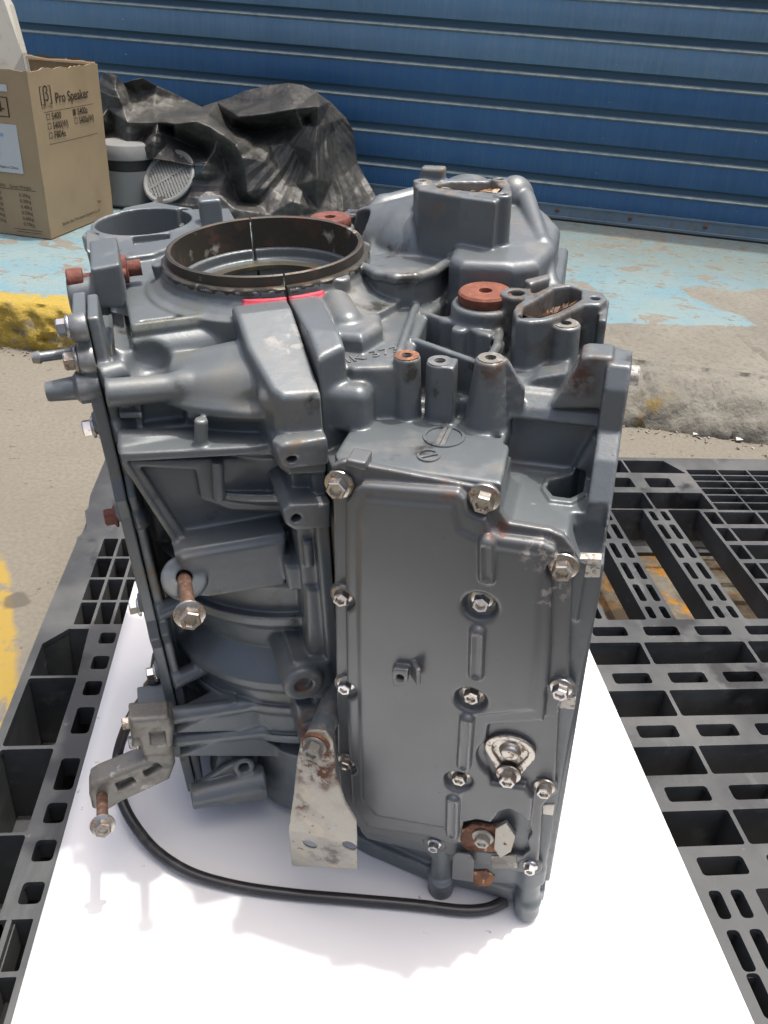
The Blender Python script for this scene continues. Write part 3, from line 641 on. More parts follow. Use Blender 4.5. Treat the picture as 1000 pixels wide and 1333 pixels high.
# thermostat port: rounded rhombus housing with an oval mouth
port = [KB(x, y, w=.668) for x, y in [(668, 403), (672, 396), (690, 384), (706, 376), (722, 369), (742, 369), (762, 376), (786, 381), (791, 389), (782, 396), (762, 396), (746, 404), (730, 412), (712, 417), (690, 419), (672, 416)]]
v.prism([tuple(q[:2]) for q in port], 2, .54, .668, rd=.002, k=.010)
hole = [KB(x, y, w=.668) for x, y in [(680, 408), (682, 399), (704, 387), (722, 375), (742, 372), (757, 378), (757, 389), (742, 398), (724, 407), (704, 413), (688, 413)]]
v.prism([tuple(q[:2]) for q in hole], 2, .615, .72, rd=.002, k=.003, cut=True)
for x, y in ((681, 411), (775, 388), (700, 372)):
    p = KB(x, y, w=.668); v.cyl([p[0], p[1], .68], [p[0], p[1], .65], .0045, rd=.0005, k=.001, cut=True)
post(737, 421, .662, .0125, .58, .0145)
# raised triangular wall near the right edge
tri = pts(KB, [(716, 532), (752, 478), (757, 464), (766, 462), (798, 464), (800, 532)], q=.088)
v.prism(tri, 1, .086, .114, rd=.003, k=.005)
v.prism(pts(KB, [(655, 515), (700, 490), (738, 484), (742, 500), (700, 512)], q=.112), 1, .110, .15, rd=.002, k=.006)
# outboard ear at the right edge of the port
p = KB(788, 400, w=.66); v.boxl([p[0]-.004, p[1]-.03, .58], [p[0]+.003, p[1]+.02, .660], r=.002, k=.006)
# ------- rear bank: bulged cover, outlet tower and shoulder
wB = .62
rimpx = [(474, 338), (490, 347), (515, 352), (540, 351), (565, 343), (586, 330), (600, 316), (606, 308)]
rim = [KB(x, y, w=.676) for x, y in rimpx]
wall_ = [tuple(q[:2]) for q in rim]+[(.045, .42), (-.02, .48), (-.08, .46), (-.07, .38)]
v.prism(wall_, 2, .56, .664, rd=.003, k=.004)
for i in range(7): v.cap([*rim[i][:2], .668], [*rim[i+1][:2], .668], .0052, k=.003)
v.cyl([-.085, .385, .635], [.020, .355, .655], .046, .060, rd=.012, k=.012)          # arched water jacket behind the rim
v.cap([-.005, .335, .650], [.028, .43, .660], .050, .052, k=.010)
v.cap([-.08, .325, .606], [.045, .282, .610], .040, .040, k=.010)                   # lower bulge with the casting pimples
v.prism([(-.07, .36), (-.05, .30), (.04, .26), (.07, .30), (.08, .48), (-.14, .50)], 2, .40, .62, rd=.01, k=.01)
for i in range(26):
    t = rng.uniform(0, 1, 2); pq_ = KB(505+60*t[0], 372+38*t[1], w=.64); 
tow = [KB(x, y, w=.730) for x, y in [(539, 240), (545, 234), (562, 232), (640, 232), (664, 236), (667, 250), (645, 262), (600, 256), (545, 246)]]
v.prism([tuple(q[:2]) for q in tow], 2, .60, .730, rd=.0015, k=.008)
mouth = [KB(x, y, w=.730) for x, y in [(566, 240), (585, 236), (640, 236), (655, 243), (648, 251), (610, 248), (572, 244)]]
v.prism([tuple(q[:2]) for q in mouth], 2, .69, .76, rd=.001, k=.002, cut=True)
for x, y in ((651, 236), (549, 238), (655, 256)):
    p = KB(x, y, w=.730); v.cyl([p[0], p[1], .66], [p[0], p[1], .7325], .0085, rd=.001, k=.005); v.cyl([p[0], p[1], .72], [p[0], p[1], .75], .0035, k=.001, cut=True)
v.prism([(.044, .275), (.046, .240), (.060, .226), (.110, .230), (.132, .246), (.143, .29), (.142, .34), (.10, .42), (.03, .42), (.02, .30)], 2, .45, .682, rd=.009, k=.006, warp=lambda A, B: .10*np.clip(B-.235, 0, .13)-.10*np.clip(A-.10, 0, .1))
v.cap([.100, .385, .70], [.128, .30, .680], .010, .008, k=.008); v.cap([.128, .30, .680], [.148, .255, .640], .008, .008, k=.008)
v.ell([.085, .40, .695], [.022, .022, .026], k=.008)
v.prism([(.128, .20), (.140, .19), (.154, .26), (.150, .38), (.13, .38)], 2, .50, .655, rd=.006, k=.006)
e0 = KB(550, 228, w=.735); v.prism([(e0[0]-.026, .64), (e0[0]+.022, .64), (e0[0]+.022, .742), (e0[0]-.002, .742)], 1, e0[1], e0[1]+.016, rd=.004, k=.006)
v.cap(KB(470, 300, w=.66), KB(500, 272, w=.668), .012, .016, k=.01); v.cap(KB(500, 272, w=.668), KB(545, 258, w=.675), .016, .014, k=.01)
v.boxl(KB(505, 268, w=.672)-[0, 0, .05], KB(548, 252, w=.674)+[0, 0.02, 0], r=.004, k=.006)
v.cap(KB(455, 276, w=.665), KB(520, 288, w=.665), .0035, k=.004)
v.ell([-.085, .36, .66], [.030, .025, .030], k=.01, cut=True)
# boss of the brown plug
pq = KB(430, 286, w=.674); v.cyl([pq[0], pq[1], .55], [pq[0], pq[1], .667], .030, .027, rd=.003, k=.008)
v.cyl(KB(462, 277, w=.668)-[0, 0, .05], KB(462, 277, w=.668), .013, rd=.002, k=.006)
# short tab by the port
v.prism([tuple(KB(x, y, w=.672)[:2]) for x, y in [(682, 366), (714, 358), (716, 364), (690, 372)]], 2, .60, .674, rd=.002, k=.006)
# flare with buttresses round the crank bore
v.lathe([(r, z) for r, z in flare], CR, k=.006)
def pol(ph, r): a = math.radians(ph); return np.array([CR[0]+r*math.cos(a), CR[1]+r*math.sin(a)])
for ph in (-62, -40, -22, -4, 16):
    a = pol(ph, .100); b = pol(ph, .150); v.prism_dummy = None
    n_ = np.array([-(b-a)[1], (b-a)[0]]); n_ = n_/np.linalg.norm(n_)*.004
    d = (b-a)/np.linalg.norm(b-a)
    for q in range(8):
        f = q/7; c_ = a+(b-a)*f; top = .668-.030*math.sin(f*math.pi/2)**.8
        v.cyl([*c_, .60], [*c_, top], .0048-.001*f, rd=.002, k=.006)
for ph in (-75, -25, 35):
    c_ = pol(ph, .101); v.cyl([*c_, .60], [*c_, .671], .010, rd=.002, k=.004)
v.lathe(bore, CR, k=.001, cut=True)
# machined cut along the seam
nrm_ = FB.R @ FC.dirw([1, 0, 0]); sp0 = B_of(0.0, 0, .35)
tdir = FB.R @ FC.dirw([0, 1, 0])
v.box(sp0+nrm_*.0988, [.10, .5, .6], r=0, k=.001, rot=np.array([nrm_, tdir, [0, 0, 1]]), cut=True)
v.boxl([-.3, -.1, -.05], [.3, .7, .0065], r=0, k=.001, cut=True)
block = v.mesh('cylinder_block', FB, m_paint, engine)
del v
# dark gap in the seam, on its own thin gasket plate
gp = [FC.world(q) for q in [(-.001, -.216, .10), (-.001, -.226, .57), (-.001, -.19, .625), (-.001, -.10, .648), (-.001, -.093, .655), (-.001, .15, .60), (-.001, .15, .1)]]
gq = [FC.world(q) for q in [(.0008, -.216, .10), (.0008, -.226, .57), (.0008, -.19, .625), (.0008, -.10, .648), (.0008, -.093, .655), (.0008, .15, .60), (.0008, .15, .1)]]
n = 7; mesh_obj('gasket', gp+gq, [list(range(n)), list(range(2*n-1, n-1, -1))]+[[i, i+n, (i+1) % n+n, (i+1) % n] for i in range(n)], m_dark, engine)
# ---------------- split iron ring at the crank bore, one half on each casting
def ring_half(a0, a1):
    pr = [(.0935, .640), (.0935, .683), (.0965, .684), (.0985, .683), (.0990, .674), (.1030, .6735), (.1045, .672), (.1045, .668), (.099, .665), (.098, .64)]
    S = 72; V = []; Fs = []; n = len(pr)
    for k in range(S+1):
        a = a0+(a1-a0)*k/S
        for r, z in pr:
            r_ = r+(rng.normal(0, .0004) if r > .102 else rng.normal(0, .00012)); z_ = z
            V.append(FC.world([r_*math.sin(a), r_*math.cos(a), z_]))
    for k in range(S):
        for i in range(n): Fs.append([k*n+i, k*n+(i+1) % n, (k+1)*n+(i+1) % n, (k+1)*n+i])
    Fs += [list(range(n)), [S*n+i for i in range(n)][::-1]]
    return mesh_obj('bearing_ring', V, Fs, m_ring, engine, True, 35)
g_ = .010
ring_half(g_, math.pi-g_); ring_half(math.pi+g_, 2*math.pi-g_)
for rr in ((.070, .0905, .6385, .6375), (.054, .0715, .6205, .6195)):
    mb = MB(); mb.lathe([(rr[0], rr[3]-.003), (rr[0], rr[2]), (rr[1], rr[2]), (rr[1], rr[3]-.003)], 64, close=False)
    V = [FC.world(q) for q in mb.V]; mesh_obj('oil_seal_seat', V, mb.F, m_bore, engine, True, 40)
for x, y in ((233, 322), (455, 317)):
    pass
def drape(name, K, fr, L, m, off=.0006, ax='w', val=.0, parent=None, th=.0006):
    P0 = [K(x, y, **{ax: val+off}) for x, y in L]; i = {'a': 0, 'p': 0, 'b': 1, 'q': 1, 'w': 2}[ax]
    P1 = [q.copy() for q in P0]
    for q in P1: q[i] -= th*(1 if ax == 'w' else -1)
    n = len(L); return mesh_obj(name, [fr.world(q) for q in P0+P1], [list(range(n)), list(range(2*n-1, n-1, -1))]+[[k, k+n, (k+1) % n+n, (k+1) % n] for k in range(n)], m, parent)
# red paint mark on the collar: a thin curved film following the flare
def red_mark(a0, a1):
    V = []; Fs = []; S = 14; prr = [(.1068, .6650), (.1082, .6630), (.1100, .6612), (.1120, .6596), (.1135, .6588)]
    for k in range(S+1):
        a = a0+(a1-a0)*k/S
        for r, z in prr:
            r_ = r+rng.normal(0, .0004 if r < .111 or r > .12 else 0)+.0003; V.append(FC.world([r_*math.sin(a), r_*math.cos(a), z+.0010]))
    n = len(prr)
    for k in range(S):
        for i in range(n-1): Fs.append([k*n+i, k*n+i+1, (k+1)*n+i+1, (k+1)*n+i])
    o = mesh_obj('red_paint_mark', V, Fs, m_red, engine, True); s_ = o.modifiers.new('thick', 'SOLIDIFY'); s_.thickness = .0006; s_.offset = 0
red_mark(math.radians(158), math.radians(179.3)); red_mark(math.radians(180.7), math.radians(199))
# ---------------- rusty plugs
def frame_T(pos, zdir, spin=0.0):
    z = Vector(nz(zdir)); x = z.orthogonal().normalized(); y = z.cross(x)
    R_ = Matrix((x, y, z)).transposed().to_4x4() @ Matrix.Rotation(spin, 4, 'Z'); R_.translation = Vector(pos); return R_
def plug(pos, up, r, m):
    mb = MB(); pr = [(.0, .006), (.006, .006), (.0062, .0105), (.009, .011), (r*.93, .0105), (r, .0085), (r*1.0, .001), (r*.97, 0)]
    mb.lathe([(x, z) for x, z in pr[1:]], 48); V = np.array(mb.V)
    return mb.build('screw_plug', m, engine, True, 40, T=frame_T(pos, up))
plug(FB.world([po[0], po[1], .655]), ew, .0250, m_orange)
plug(FB.world([pq[0], pq[1], .667]), ew, .0235, m_brown)
# ---------------- bolts: one hex flange head, shared data
def bolt_mesh(name, m, hexr=.0075, hexh=.008, flr=.0105, cup=True, seed=0):
    mb = MB(); mb.lathe([(flr*.98, 0), (flr, .0008), (flr*.97, .0020), (hexr*1.08, .0032), (hexr*.9, .0034)], 28)
    c = hexh+.003; h = [(hexr*math.cos(math.pi/3*k), hexr*math.sin(math.pi/3*k)) for k in range(6)]
    V = []; n = 6
    for rr, z in ((1.0, .002), (1.0, c-.0012), (.90, c), (.62, c), (.50, c-.0022 if cup else c+.0002)):
        V += [(x*rr, y*rr, z) for x, y in h]
    Fs = [[l*6+k, l*6+(k+1) % 6, (l+1)*6+(k+1) % 6, (l+1)*6+k] for l in range(4) for k in range(6)]+[[24+k for k in range(6)]]
    mb.add(V, Fs)
    me = bpy.data.meshes.new(name); me.from_pydata(mb.V, [], mb.F); me.materials.append(m)
    me.polygons.foreach_set('use_smooth', [True]*len(me.polygons)); me.update(); me.set_sharp_from_angle(angle=math.radians(25)); return me
bm_a = bolt_mesh('flange_bolt', m_zinc2); bm_c = bolt_mesh('flange_bolt_dull', m_zinc); bm_b = bolt_mesh('flange_bolt_worn', m_zinc, .0085, .009, .0125); bm_s = bolt_mesh('flange_bolt_small', m_zinc2, .0062, .0065, .0082); bm_r = bolt_mesh('flange_bolt_rusty', m_brown, .0085, .009, .0115)
def wl(parent):
    p = Vector((0, 0, 0)); q = parent
    while q is not None: p += q.location; q = q.parent
    return p
def bolt(me, pos, zdir, parent, spin=None, s=1.0, name='bolt'):
    o = bpy.data.objects.new(name, me); link(o, parent); T_ = frame_T(Vector(pos)-wl(parent), zdir, rng.uniform(0, 6) if spin is None else spin)
    o.matrix_local = T_ @ Matrix.Scale(s, 4); return o
# ---------------- front cover
cv = Vol([-.02, -.036, .03], [.225, .012, .605], .0013)
lip = pts(KB, [(433, 606), (446, 600), (646, 638), (651, 645), (651, 664), (662, 681), (716, 690), (734, 698), (748, 716), (748, 735), (744, 760), (741, 880), (740, 900), (728, 920), (724, 1000), (722, 1030), (706, 1050), (702, 1110), (700, 1133), (680, 1136), (612, 1122), (585, 1113), (552, 1106), (545, 1098), (474, 1084), (447, 1055), (440, 1000), (436, 780)], q=-.003)
cv.prism(lip, 1, -.0035, .004, rd=.0015, k=.002)
pan = pts(KB, [(449, 652), (460, 640), (470, 631), (596, 641), (606, 650), (612, 668), (632, 676), (640, 694), (652, 701), (706, 708), (722, 716), (727, 730), (718, 745), (716, 850), (708, 940), (636, 945), (628, 985), (640, 1020), (684, 1026), (694, 1040), (690, 1075), (684, 1104), (660, 1108), (600, 1098), (590, 1100), (560, 1090), (478, 1078), (458, 1048), (452, 960), (449, 800)], q=-.012)
cv.prism(pan, 1, -.0125, .0, rd=.0045, k=.005)
bev = pts(KB, [(466, 668), (474, 650), (590, 660), (598, 690), (640, 712), (702, 722), (706, 740), (700, 850), (692, 925), (620, 932), (610, 985), (600, 1040), (590, 1080), (490, 1062), (470, 1040), (466, 800)], q=-.014)
cv.prism(bev, 1, -.0148, .0, rd=.004, k=.008)
# clearances round the rim bolts
rimb = [(441, 630), (630, 648), (446, 773), (450, 890), (451, 990), (733, 737), (730, 895), (709, 1024), (690, 1127), (565, 1098)]
for x, y in rimb:
    p = KB(x, y+3, q=-.006); cv.cyl([p[0], -.03, p[2]], [p[0], -.0035, p[2]], .0150, .0125, rd=.001, k=.004, cut=True); cv.cyl([p[0], -.005, p[2]], [p[0], .003, p[2]], .0125, rd=.001, k=.002)
midb = [(626, 786), (614, 907), (598, 1014)]
for x, y in midb:
    p = KB(x, y, q=-.010); cv.cyl([p[0], -.028, p[2]], [p[0], -.0065, p[2]], .0215, .0125, rd=.002, k=.006, cut=True)
for (x0, y0, x1, y1) in ((634, 706, 634, 752), (622, 822, 620, 878), (608, 936, 604, 996), (590, 1040, 589, 1085)):
    a = KB(x0, y0, q=-.0148); b = KB(x1, y1, q=-.0148); cv.cap([a[0], -.0140, a[2]], [b[0], -.0140, b[2]], .0072, k=.003); cv.cap([a[0], -.0225, a[2]-.003], [b[0], -.0225, b[2]+.003], .0045, k=.003, cut=True)
# round eye recess, broken corner and small cast bracket
p = KB(664, 985, q=-.006); cv.cyl([p[0], -.03, p[2]], [p[0], -.0055, p[2]], .036, .031, rd=.002, k=.005, cut=True)
brk = pts(KB, [(604, 1066), (622, 1062), (640, 1066), (650, 1052), (664, 1048), (678, 1055), (690, 1066), (688, 1078), (692, 1090), (686, 1100), (689, 1112), (680, 1120), (608, 1112), (600, 1090)], q=-.008)
cv.prism(brk, 1, -.03, .02, rd=.0005, k=.001, cut=True)
cv.prism(pts(KB, [(452, 603), (453, 594), (478, 599), (478, 610)], q=-.004), 1, -.009, .012, rd=.002, k=.002)
sb = pts(KB, [(512, 875), (514, 870), (541, 872), (541, 878), (530, 884), (536, 894), (514, 893)], q=-.02)
cv.prism(pts(KB, [(510, 874), (513, 869), (532, 871), (530, 890), (513, 893)], q=-.021), 1, -.0225, -.01, rd=.001, k=.002)
a = KB(534, 882, q=-.024); cv.box([a[0]+.004, -.019, a[2]+.003], [.0022, .008, .011], r=.001, k=.002, rot=[[.8, .6, 0], [-.6, .8, 0], [0, 0, 1]])
a = KB(521, 882, q=-.022); cv.cyl([a[0], -.03, a[2]], [a[0], -.014, a[2]], .0036, k=.001, cut=True)
cover = cv.mesh('front_cover', FB, m_cover, engine)
del cv
dF = FB.dirw([0, -1, 0])
for i, (x, y) in enumerate(rimb):
    p = KB(x, y+2, q=-.008); o = bolt(bm_b if i in (0, 1, 5) else ((bm_a, bm_c, bm_c)[i % 3] if i not in (8, 9) else bm_s), FB.world([p[0], -.005, p[2]]), dF, cover, s=1.02 if i in (0, 1) else (.92 if i in (3, 4) else 1.0))
for x, y in midb:
    p = KB(x, y, q=-.014); bolt(bm_a if y < 800 else bm_c, FB.world([p[0], -.0065, p[2]]), dF, cover)
# eye washer with its bolt
ws_ = Vol(np.array(KB(664, 985, q=-.01))-[.045, .03, .06], np.array(KB(664, 985, q=-.01))+[.045, .02, .05], .0010)
p = KB(664, 978, q=-.008); pb2 = KB(662, 1008, q=-.01)
tear = [(p[0]+.0245*math.cos(t), p[2]+.0215*math.sin(t)) for t in np.linspace(math.radians(-15), math.radians(195), 22)]+[(pb2[0]-.010, pb2[2]-.004), (pb2[0], pb2[2]-.010), (pb2[0]+.010, pb2[2]-.004)]
ws_.prism(tear, 1, -.0085, -.0035, rd=.001, k=.001); 
tin = [(p[0]+.0175*math.cos(t), p[2]+.0155*math.sin(t)) for t in np.linspace(math.radians(-15), math.radians(195), 22)]+[(pb2[0]-.004, pb2[2]+.003), (pb2[0]+.004, pb2[2]+.003)]
ws_.prism(tin, 1, -.02, -.0058, rd=.001, k=.002, cut=True); ws_.cyl([p[0], -.0125, p[2]-.001], [p[0], -.002, p[2]-.001], .0085, .0115, rd=.003, k=.003)
wsh = ws_.mesh('eye_washer', FB, m_alu, cover); wsh.data.materials[0] = m_zinc
bolt(bm_b, FB.world([pb2[0], -.0090, pb2[2]]), dF, cover)
# rusty bolt, rusted clip and bent tab in the broken corner
def tabs(name, L, q0, q1, m, parent=cover, bev=.0008):
    P = pts(KB, L, q=q0); mb = MB(); n = len(P)
    V = [FB.world([a, q0, b]) for a, b in P]+[FB.world([a, q1, b]) for a, b in P]
    mb.add(V, [list(range(n))[::-1], list(range(n, 2*n))]+[[i, (i+1) % n, (i+1) % n+n, i+n] for i in range(n)])
    return mb.build(name, m, parent, bevel=bev)
tabs('rusty_clip', [(598, 1092), (600, 1076), (616, 1068), (640, 1072), (656, 1068), (664, 1078), (672, 1086), (668, 1098), (655, 1106), (640, 1104), (612, 1104)], .001, -.004, m_rust)
tabs('clip_tongue', [(646, 1074), (660, 1066), (672, 1084), (666, 1104), (652, 1112), (644, 1100)], -.004, -.009, m_white_rust)
tabs('bent_tab', [(590, 1112), (596, 1108), (612, 1110), (618, 1118), (616, 1146), (589, 1142)], -.010, -.0125, m_cover)
tabs('bent_tab', [(640, 1112), (672, 1110), (674, 1128), (640, 1128)], -.002, -.005, m_alu)
tabs('slotted_lug', [(612, 1130), (634, 1128), (645, 1136), (640, 1148), (620, 1150)], .006, .001, m_rust)
p = KB(628, 1094, q=-.01); bolt(bolt_mesh('pitted_bolt', m_white_rust, .0085, .007, .012), FB.world([p[0], -.005, p[2]]), dF, cover)
# bare tabs on the right edge
for L in ([(752, 727), (783, 728), (781, 752), (753, 752)], [(727, 908), (750, 908), (748, 924), (727, 922)], [(706, 1048), (722, 1048), (720, 1062), (706, 1060)]):
    tabs('machined_tab', L, .0015, .010, m_bare, engine)
mb = MB(); mb.lathe([(.008, 0), (.008, .016), (.007, .017)], 24)
p = KB(792, 436, w=.655); mb.build('dowel', m_bare, engine, True, 40, T=frame_T(FB.world([.214, .105, .640]), FB.dirw([1, 0, 0])))
# rusty crust on the outlet mouths
def crust(name, L, w_, parent=engine, amp=.0012, m=m_rust, depth=.02):
    P = [KB(x, y, w=w_) for x, y in L]; C0 = np.mean(P, 0); V = []; Fs = []; n = len(P); R_ = 6
    for j in range(R_+1):
        f = 1-j/R_*.98
        for q in P:
            z = -depth*min(1, (j/R_)*1.6) if j else 0
            x_ = C0+(q-C0)*f; V.append(FB.world([x_[0], x_[1], w_+z+rng.uniform(-amp, amp)*(j > 0)]))
    for j in range(R_):
        for i in range(n): Fs.append([j*n+i, j*n+(i+1) % n, (j+1)*n+(i+1) % n, (j+1)*n+i])
    Fs.append([R_*n+i for i in range(n)])
    o = mesh_obj(name, V, Fs, m, parent, False); return o
def dens(L, k=5): 
    out = []
    for i in range(len(L)):
        a, b = L[i], L[(i+1) % len(L)]
        out += [(a[0]+(b[0]-a[0])*t/k, a[1]+(b[1]-a[1])*t/k) for t in range(k)]
    return out
crust('port_rust', dens([(680, 408), (682, 399), (704, 387), (722, 375), (742, 372), (757, 378), (757, 389), (742, 398), (724, 407), (704, 413), (688, 413)]), .662, depth=.016, m=mat('wet_brown_rust', (.07, .035, .02), .45, .2, layers=[(110, .55, .62, (.34, .22, .10), .7, 0)], bump=[(160, .8, .003)]))
crust('outlet_rust', dens([(567, 240), (585, 236), (640, 236), (654, 243), (647, 251), (610, 248), (573, 244)]), .7265, amp=.0015, depth=.006, m=mat('pale_brown_rust', (.20, .12, .07), .8, .1, layers=[(110, .5, .6, (.46, .36, .25), .8, 0)], bump=[(160, .8, .003)]))
# machined ring faces on the post tops
for x, y, w_, m in ((530, 463, .645, m_rust), (639, 466, .650, m_alu), (573, 470, .642, m_paint), (737, 421, .662, m_alu)):
    pp = KB(x, y, w=w_); mb = MB(); mb.lathe([(.0105, -.002), (.0105, .0006), (.0048, .0006), (.0048, -.004)], 28, close=False); mb.build('machined_face', m, engine, True, 40, T=frame_T(FB.world(pp), ew))
# cast marks on the shelf
def ringmark(x, y, r, t, bar, ang):
    c = KB(x, y, w=.589); mb = MB(); S = 40; V = []
    for k in range(S):
        a = 2*math.pi*k/S
        for rr, z in ((r-t, .5885), (r-t*.7, .5905), (r+t*.7, .5905), (r+t, .5885)): V.append((c[0]+rr*math.cos(a), c[1]+rr*math.sin(a), z))
    mb.add(V, [[k*4+i, ((k+1) % S)*4+i, ((k+1) % S)*4+i+1, k*4+i+1] for k in range(S) for i in range(3)])
    for off in bar:
        d = np.array([math.cos(ang), math.sin(ang)]); n_ = np.array([-d[1], d[0]]); c2 = c[:2]+n_*off; L_ = math.sqrt(max(r*r-off*off, 1e-8))
        q = [c2-d*L_-n_*t, c2+d*L_-n_*t, c2+d*L_+n_*t, c2-d*L_+n_*t]
        mb.add([(*z, .588) for z in q]+[(*z, .5903) for z in q], [[0, 3, 2, 1], [4, 5, 6, 7], [0, 1, 5, 4], [1, 2, 6, 5], [2, 3, 7, 6], [3, 0, 4, 7]])
    mesh_obj('casting_mark', [FB.world(q) for q in mb.V], mb.F, m_paint, engine, True, 30)
ringmark(578, 569, .0165, .0017, (-.0022, .0022), math.radians(88)); ringmark(558, 594, .0085, .0013, (0,), math.radians(35))
def text_mesh(s_, size, depth=.0, bold=False, align='LEFT'):
    cu = bpy.data.curves.new('t', 'FONT'); cu.body = s_; cu.size = size; cu.extrude = depth; cu.align_x = align; cu.offset = size*.012 if bold else 0
    o = bpy.data.objects.new('t', cu); COL.objects.link(o); dg = bpy.context.evaluated_depsgraph_get(); dg.update()
    me = bpy.data.meshes.new_from_object(o.evaluated_get(dg)); bpy.data.objects.remove(o); 
    V = np.array([q.co[:] for q in me.vertices]); Fs = [list(q.vertices) for q in me.polygons]; bpy.data.meshes.remove(me); return V, Fs
V, Fs = text_mesh('4K 373', .017, .0006); c = KB(446, 474, w=.6385); d = nz(KB(505, 461, w=.6385)-c); n_ = np.array([-d[1], d[0], 0])
mesh_obj('cast_number', [FB.world(c+d*x*1.15+n_*y+np.array([0, 0, z])) for x, y, z in V], Fs, m_paint, engine)
# ---------------- manifold flange plate at the left with its bolts
mb = MB(); P = [(b, w_) for b, w_ in [(-.132, .050), (-.132, .30), (-.140, .32), (-.132, .34), (-.132, .475), (-.141, .50), (-.132, .52), (-.132, .600), (-.118, .674), (-.052, .674), (-.037, .60), (.162, .60), (.162, .048)]]; n = len(P)
mb.add([FC.world([.1765, *q]) for q in P]+[FC.world([.1875, *q]) for q in P], [list(range(n)), list(range(2*n-1, n-1, -1))]+[[i, i+n, (i+1) % n+n, (i+1) % n] for i in range(n)])
plate_o = mb.build('manifold_plate', m_paint, engine, bevel=.0015)
lips = [((112, 428), .012), ((118, 470), .013), ((124, 553), .011), ((155, 668), .011), ((178, 788), .011), ((198, 876), .011)]
for (x, y), r in lips:
    p = KC(x, y, b=-.122); mb = MB(); mb.lathe([(r, 0), (r*1.05, .002), (r*1.0, .0125), (r*.85, .0145)], 24); mb.build('bolt_boss', m_paint, plate_o, True, 40, T=frame_T(FC.world([.1765, -.118, p[2]]), FC.dirw([1, 0, 0])))
dL = FC.dirw([1, 0, 0])
for (x, y), me, s_ in (((100, 423), bm_a, 1), ((100, 468), bm_b, 1.0), ((118, 555), bm_a, 1), ((146, 671), bm_r, 1), ((173, 790), bm_a, 1), ((192, 876), bm_a, 1)):
    p = KC(x+8, y, b=-.118); bolt(me, FC.world([.1905, -.118, p[2]]), dL, plate_o, s=s_)
# nozzle and stub on the plate, red bolts above
def lth(name, prof, pos, d, m, parent=engine, seg=28, au=35): mb = MB(); mb.lathe(prof, seg); return mb.build(name, m, parent, True, au, T=frame_T(pos, d))
p = KC(104, 458, b=-.11); lth('hose_nipple', [(.0075, 0), (.0065, .004), (.0045, .006), (.0045, .030), (.0058, .032), (.0045, .038), (.003, .038), (.003, .02)], FC.world([.190, -.11, p[2]]), dL, m_paint)
p = KC(112, 503, b=-.12); o = lth('stub_pipe', [(.0125, -.012), (.0150, 0), (.0150, .006), (.0105, .010), (.0088, .032), (.0080, .034), (.0065, .033), (.0065, .01)], FC.world([.189, -.12, p[2]]), dL, m_paint)
p = KC(118, 362, b=-.0); lth('socket_bolt', [(.0052, -.03), (.0052, .010), (.0105, .0105), (.011, .012), (.011, .024), (.0095, .0255), (.006, .0255), (.006, .018)], FC.world([p[0]-.004, .0, p[2]]), dL, m_brown)
p = KC(163, 350, b=.03); lth('screw_plug', [(.008, -.012), (.008, .001), (.014, .002), (.014, .008), (.017, .009), (.017, .012), (.015, .013), (.008, .013)], FC.world([p[0]-.004, .03, p[2]]), dL, m_brown)
p = KC(264, 965, b=-.12); lth('red_plug', [(.006, -.01), (.006, 0), (.0088, 0), (.0088, .014), (.007, .015)], FC.world([p[0], -.12, p[2]]), dL, mat('dull_red_plug', (.16, .03, .022), .6))
# long rusty bolt
p = KC(240, 753, b=-.198); dn = nz(KC(247, 800, b=-.262)-p)
lb = lth('long_bolt', [(.0062, -.02), (.0062, .0), (.0066, .001), (.0066, .062), (.006, .063)], FC.world(p), FC.dirw(dn), m_shank, seg=20)
bolt(bm_b, FC.world(p+dn*.063), FC.dirw(dn), lb, s=1.15, name='bolt_head')
# white bolt beside the brown plug
p = KB(462, 277, w=.670); lth('washer', [(.012, 0), (.012, .0025), (.0055, .0025), (.0055, 0)], FB.world(p-[0, 0, .002]), ew, m_zinc2)
# ---------------- bent white rusty bracket
bk = Vol([-.075, -.075, .02], [.045, .035, .30], .0012)
Qf = -.034
out = pts(KB, [(388, 985), (392, 962), (402, 950), (424, 950), (434, 965), (438, 1000), (455, 1032), (470, 1050), (473, 1070), (472, 1112), (386, 1112), (385, 1060), (388, 1020)], q=Qf)
wmax = max(b for a, b in out); wbend = KB(430, 1064, q=Qf)[2]; wtop = KB(430, 985, q=Qf)[2]
def warp(A, B): return np.where(B > wtop, 0.0, -.22*(wtop-np.maximum(B, wbend)))+ .10*np.maximum(wbend-.002-B, 0)
qq0 = KC(412, 960, b=-.235); qb = C2B(qq0)[1]
bk.prism(out, 1, Qf-.0015, Qf+.0015, rd=.0008, k=.001, warp=warp)
for x, y, r in ((404, 1098, .0078), (456, 1098, .0078)):
    p = KB(x, y, q=Qf-.02); bk.cyl([p[0], -.09, p[2]], [p[0], .03, p[2]], r, k=.001, cut=True)
brk_o = bk.mesh('bent_bracket', FB, m_white_rust, engine)
p = KB(412, 966, q=Qf); lth('washer', [(.0145, 0), (.0145, .0028), (.007, .0028)], FB.world([p[0], Qf-.0015, p[2]]), dF, m_rust, brk_o)
bolt(bolt_mesh('grey_bolt', m_alu, .0098, .010, .0125), FB.world([p[0], Qf-.004, p[2]]), dF, brk_o)
lth('spacer', [(.013, 0), (.013, .07)], FB.world([p[0], Qf+.001, p[2]]), -dF, m_paint)
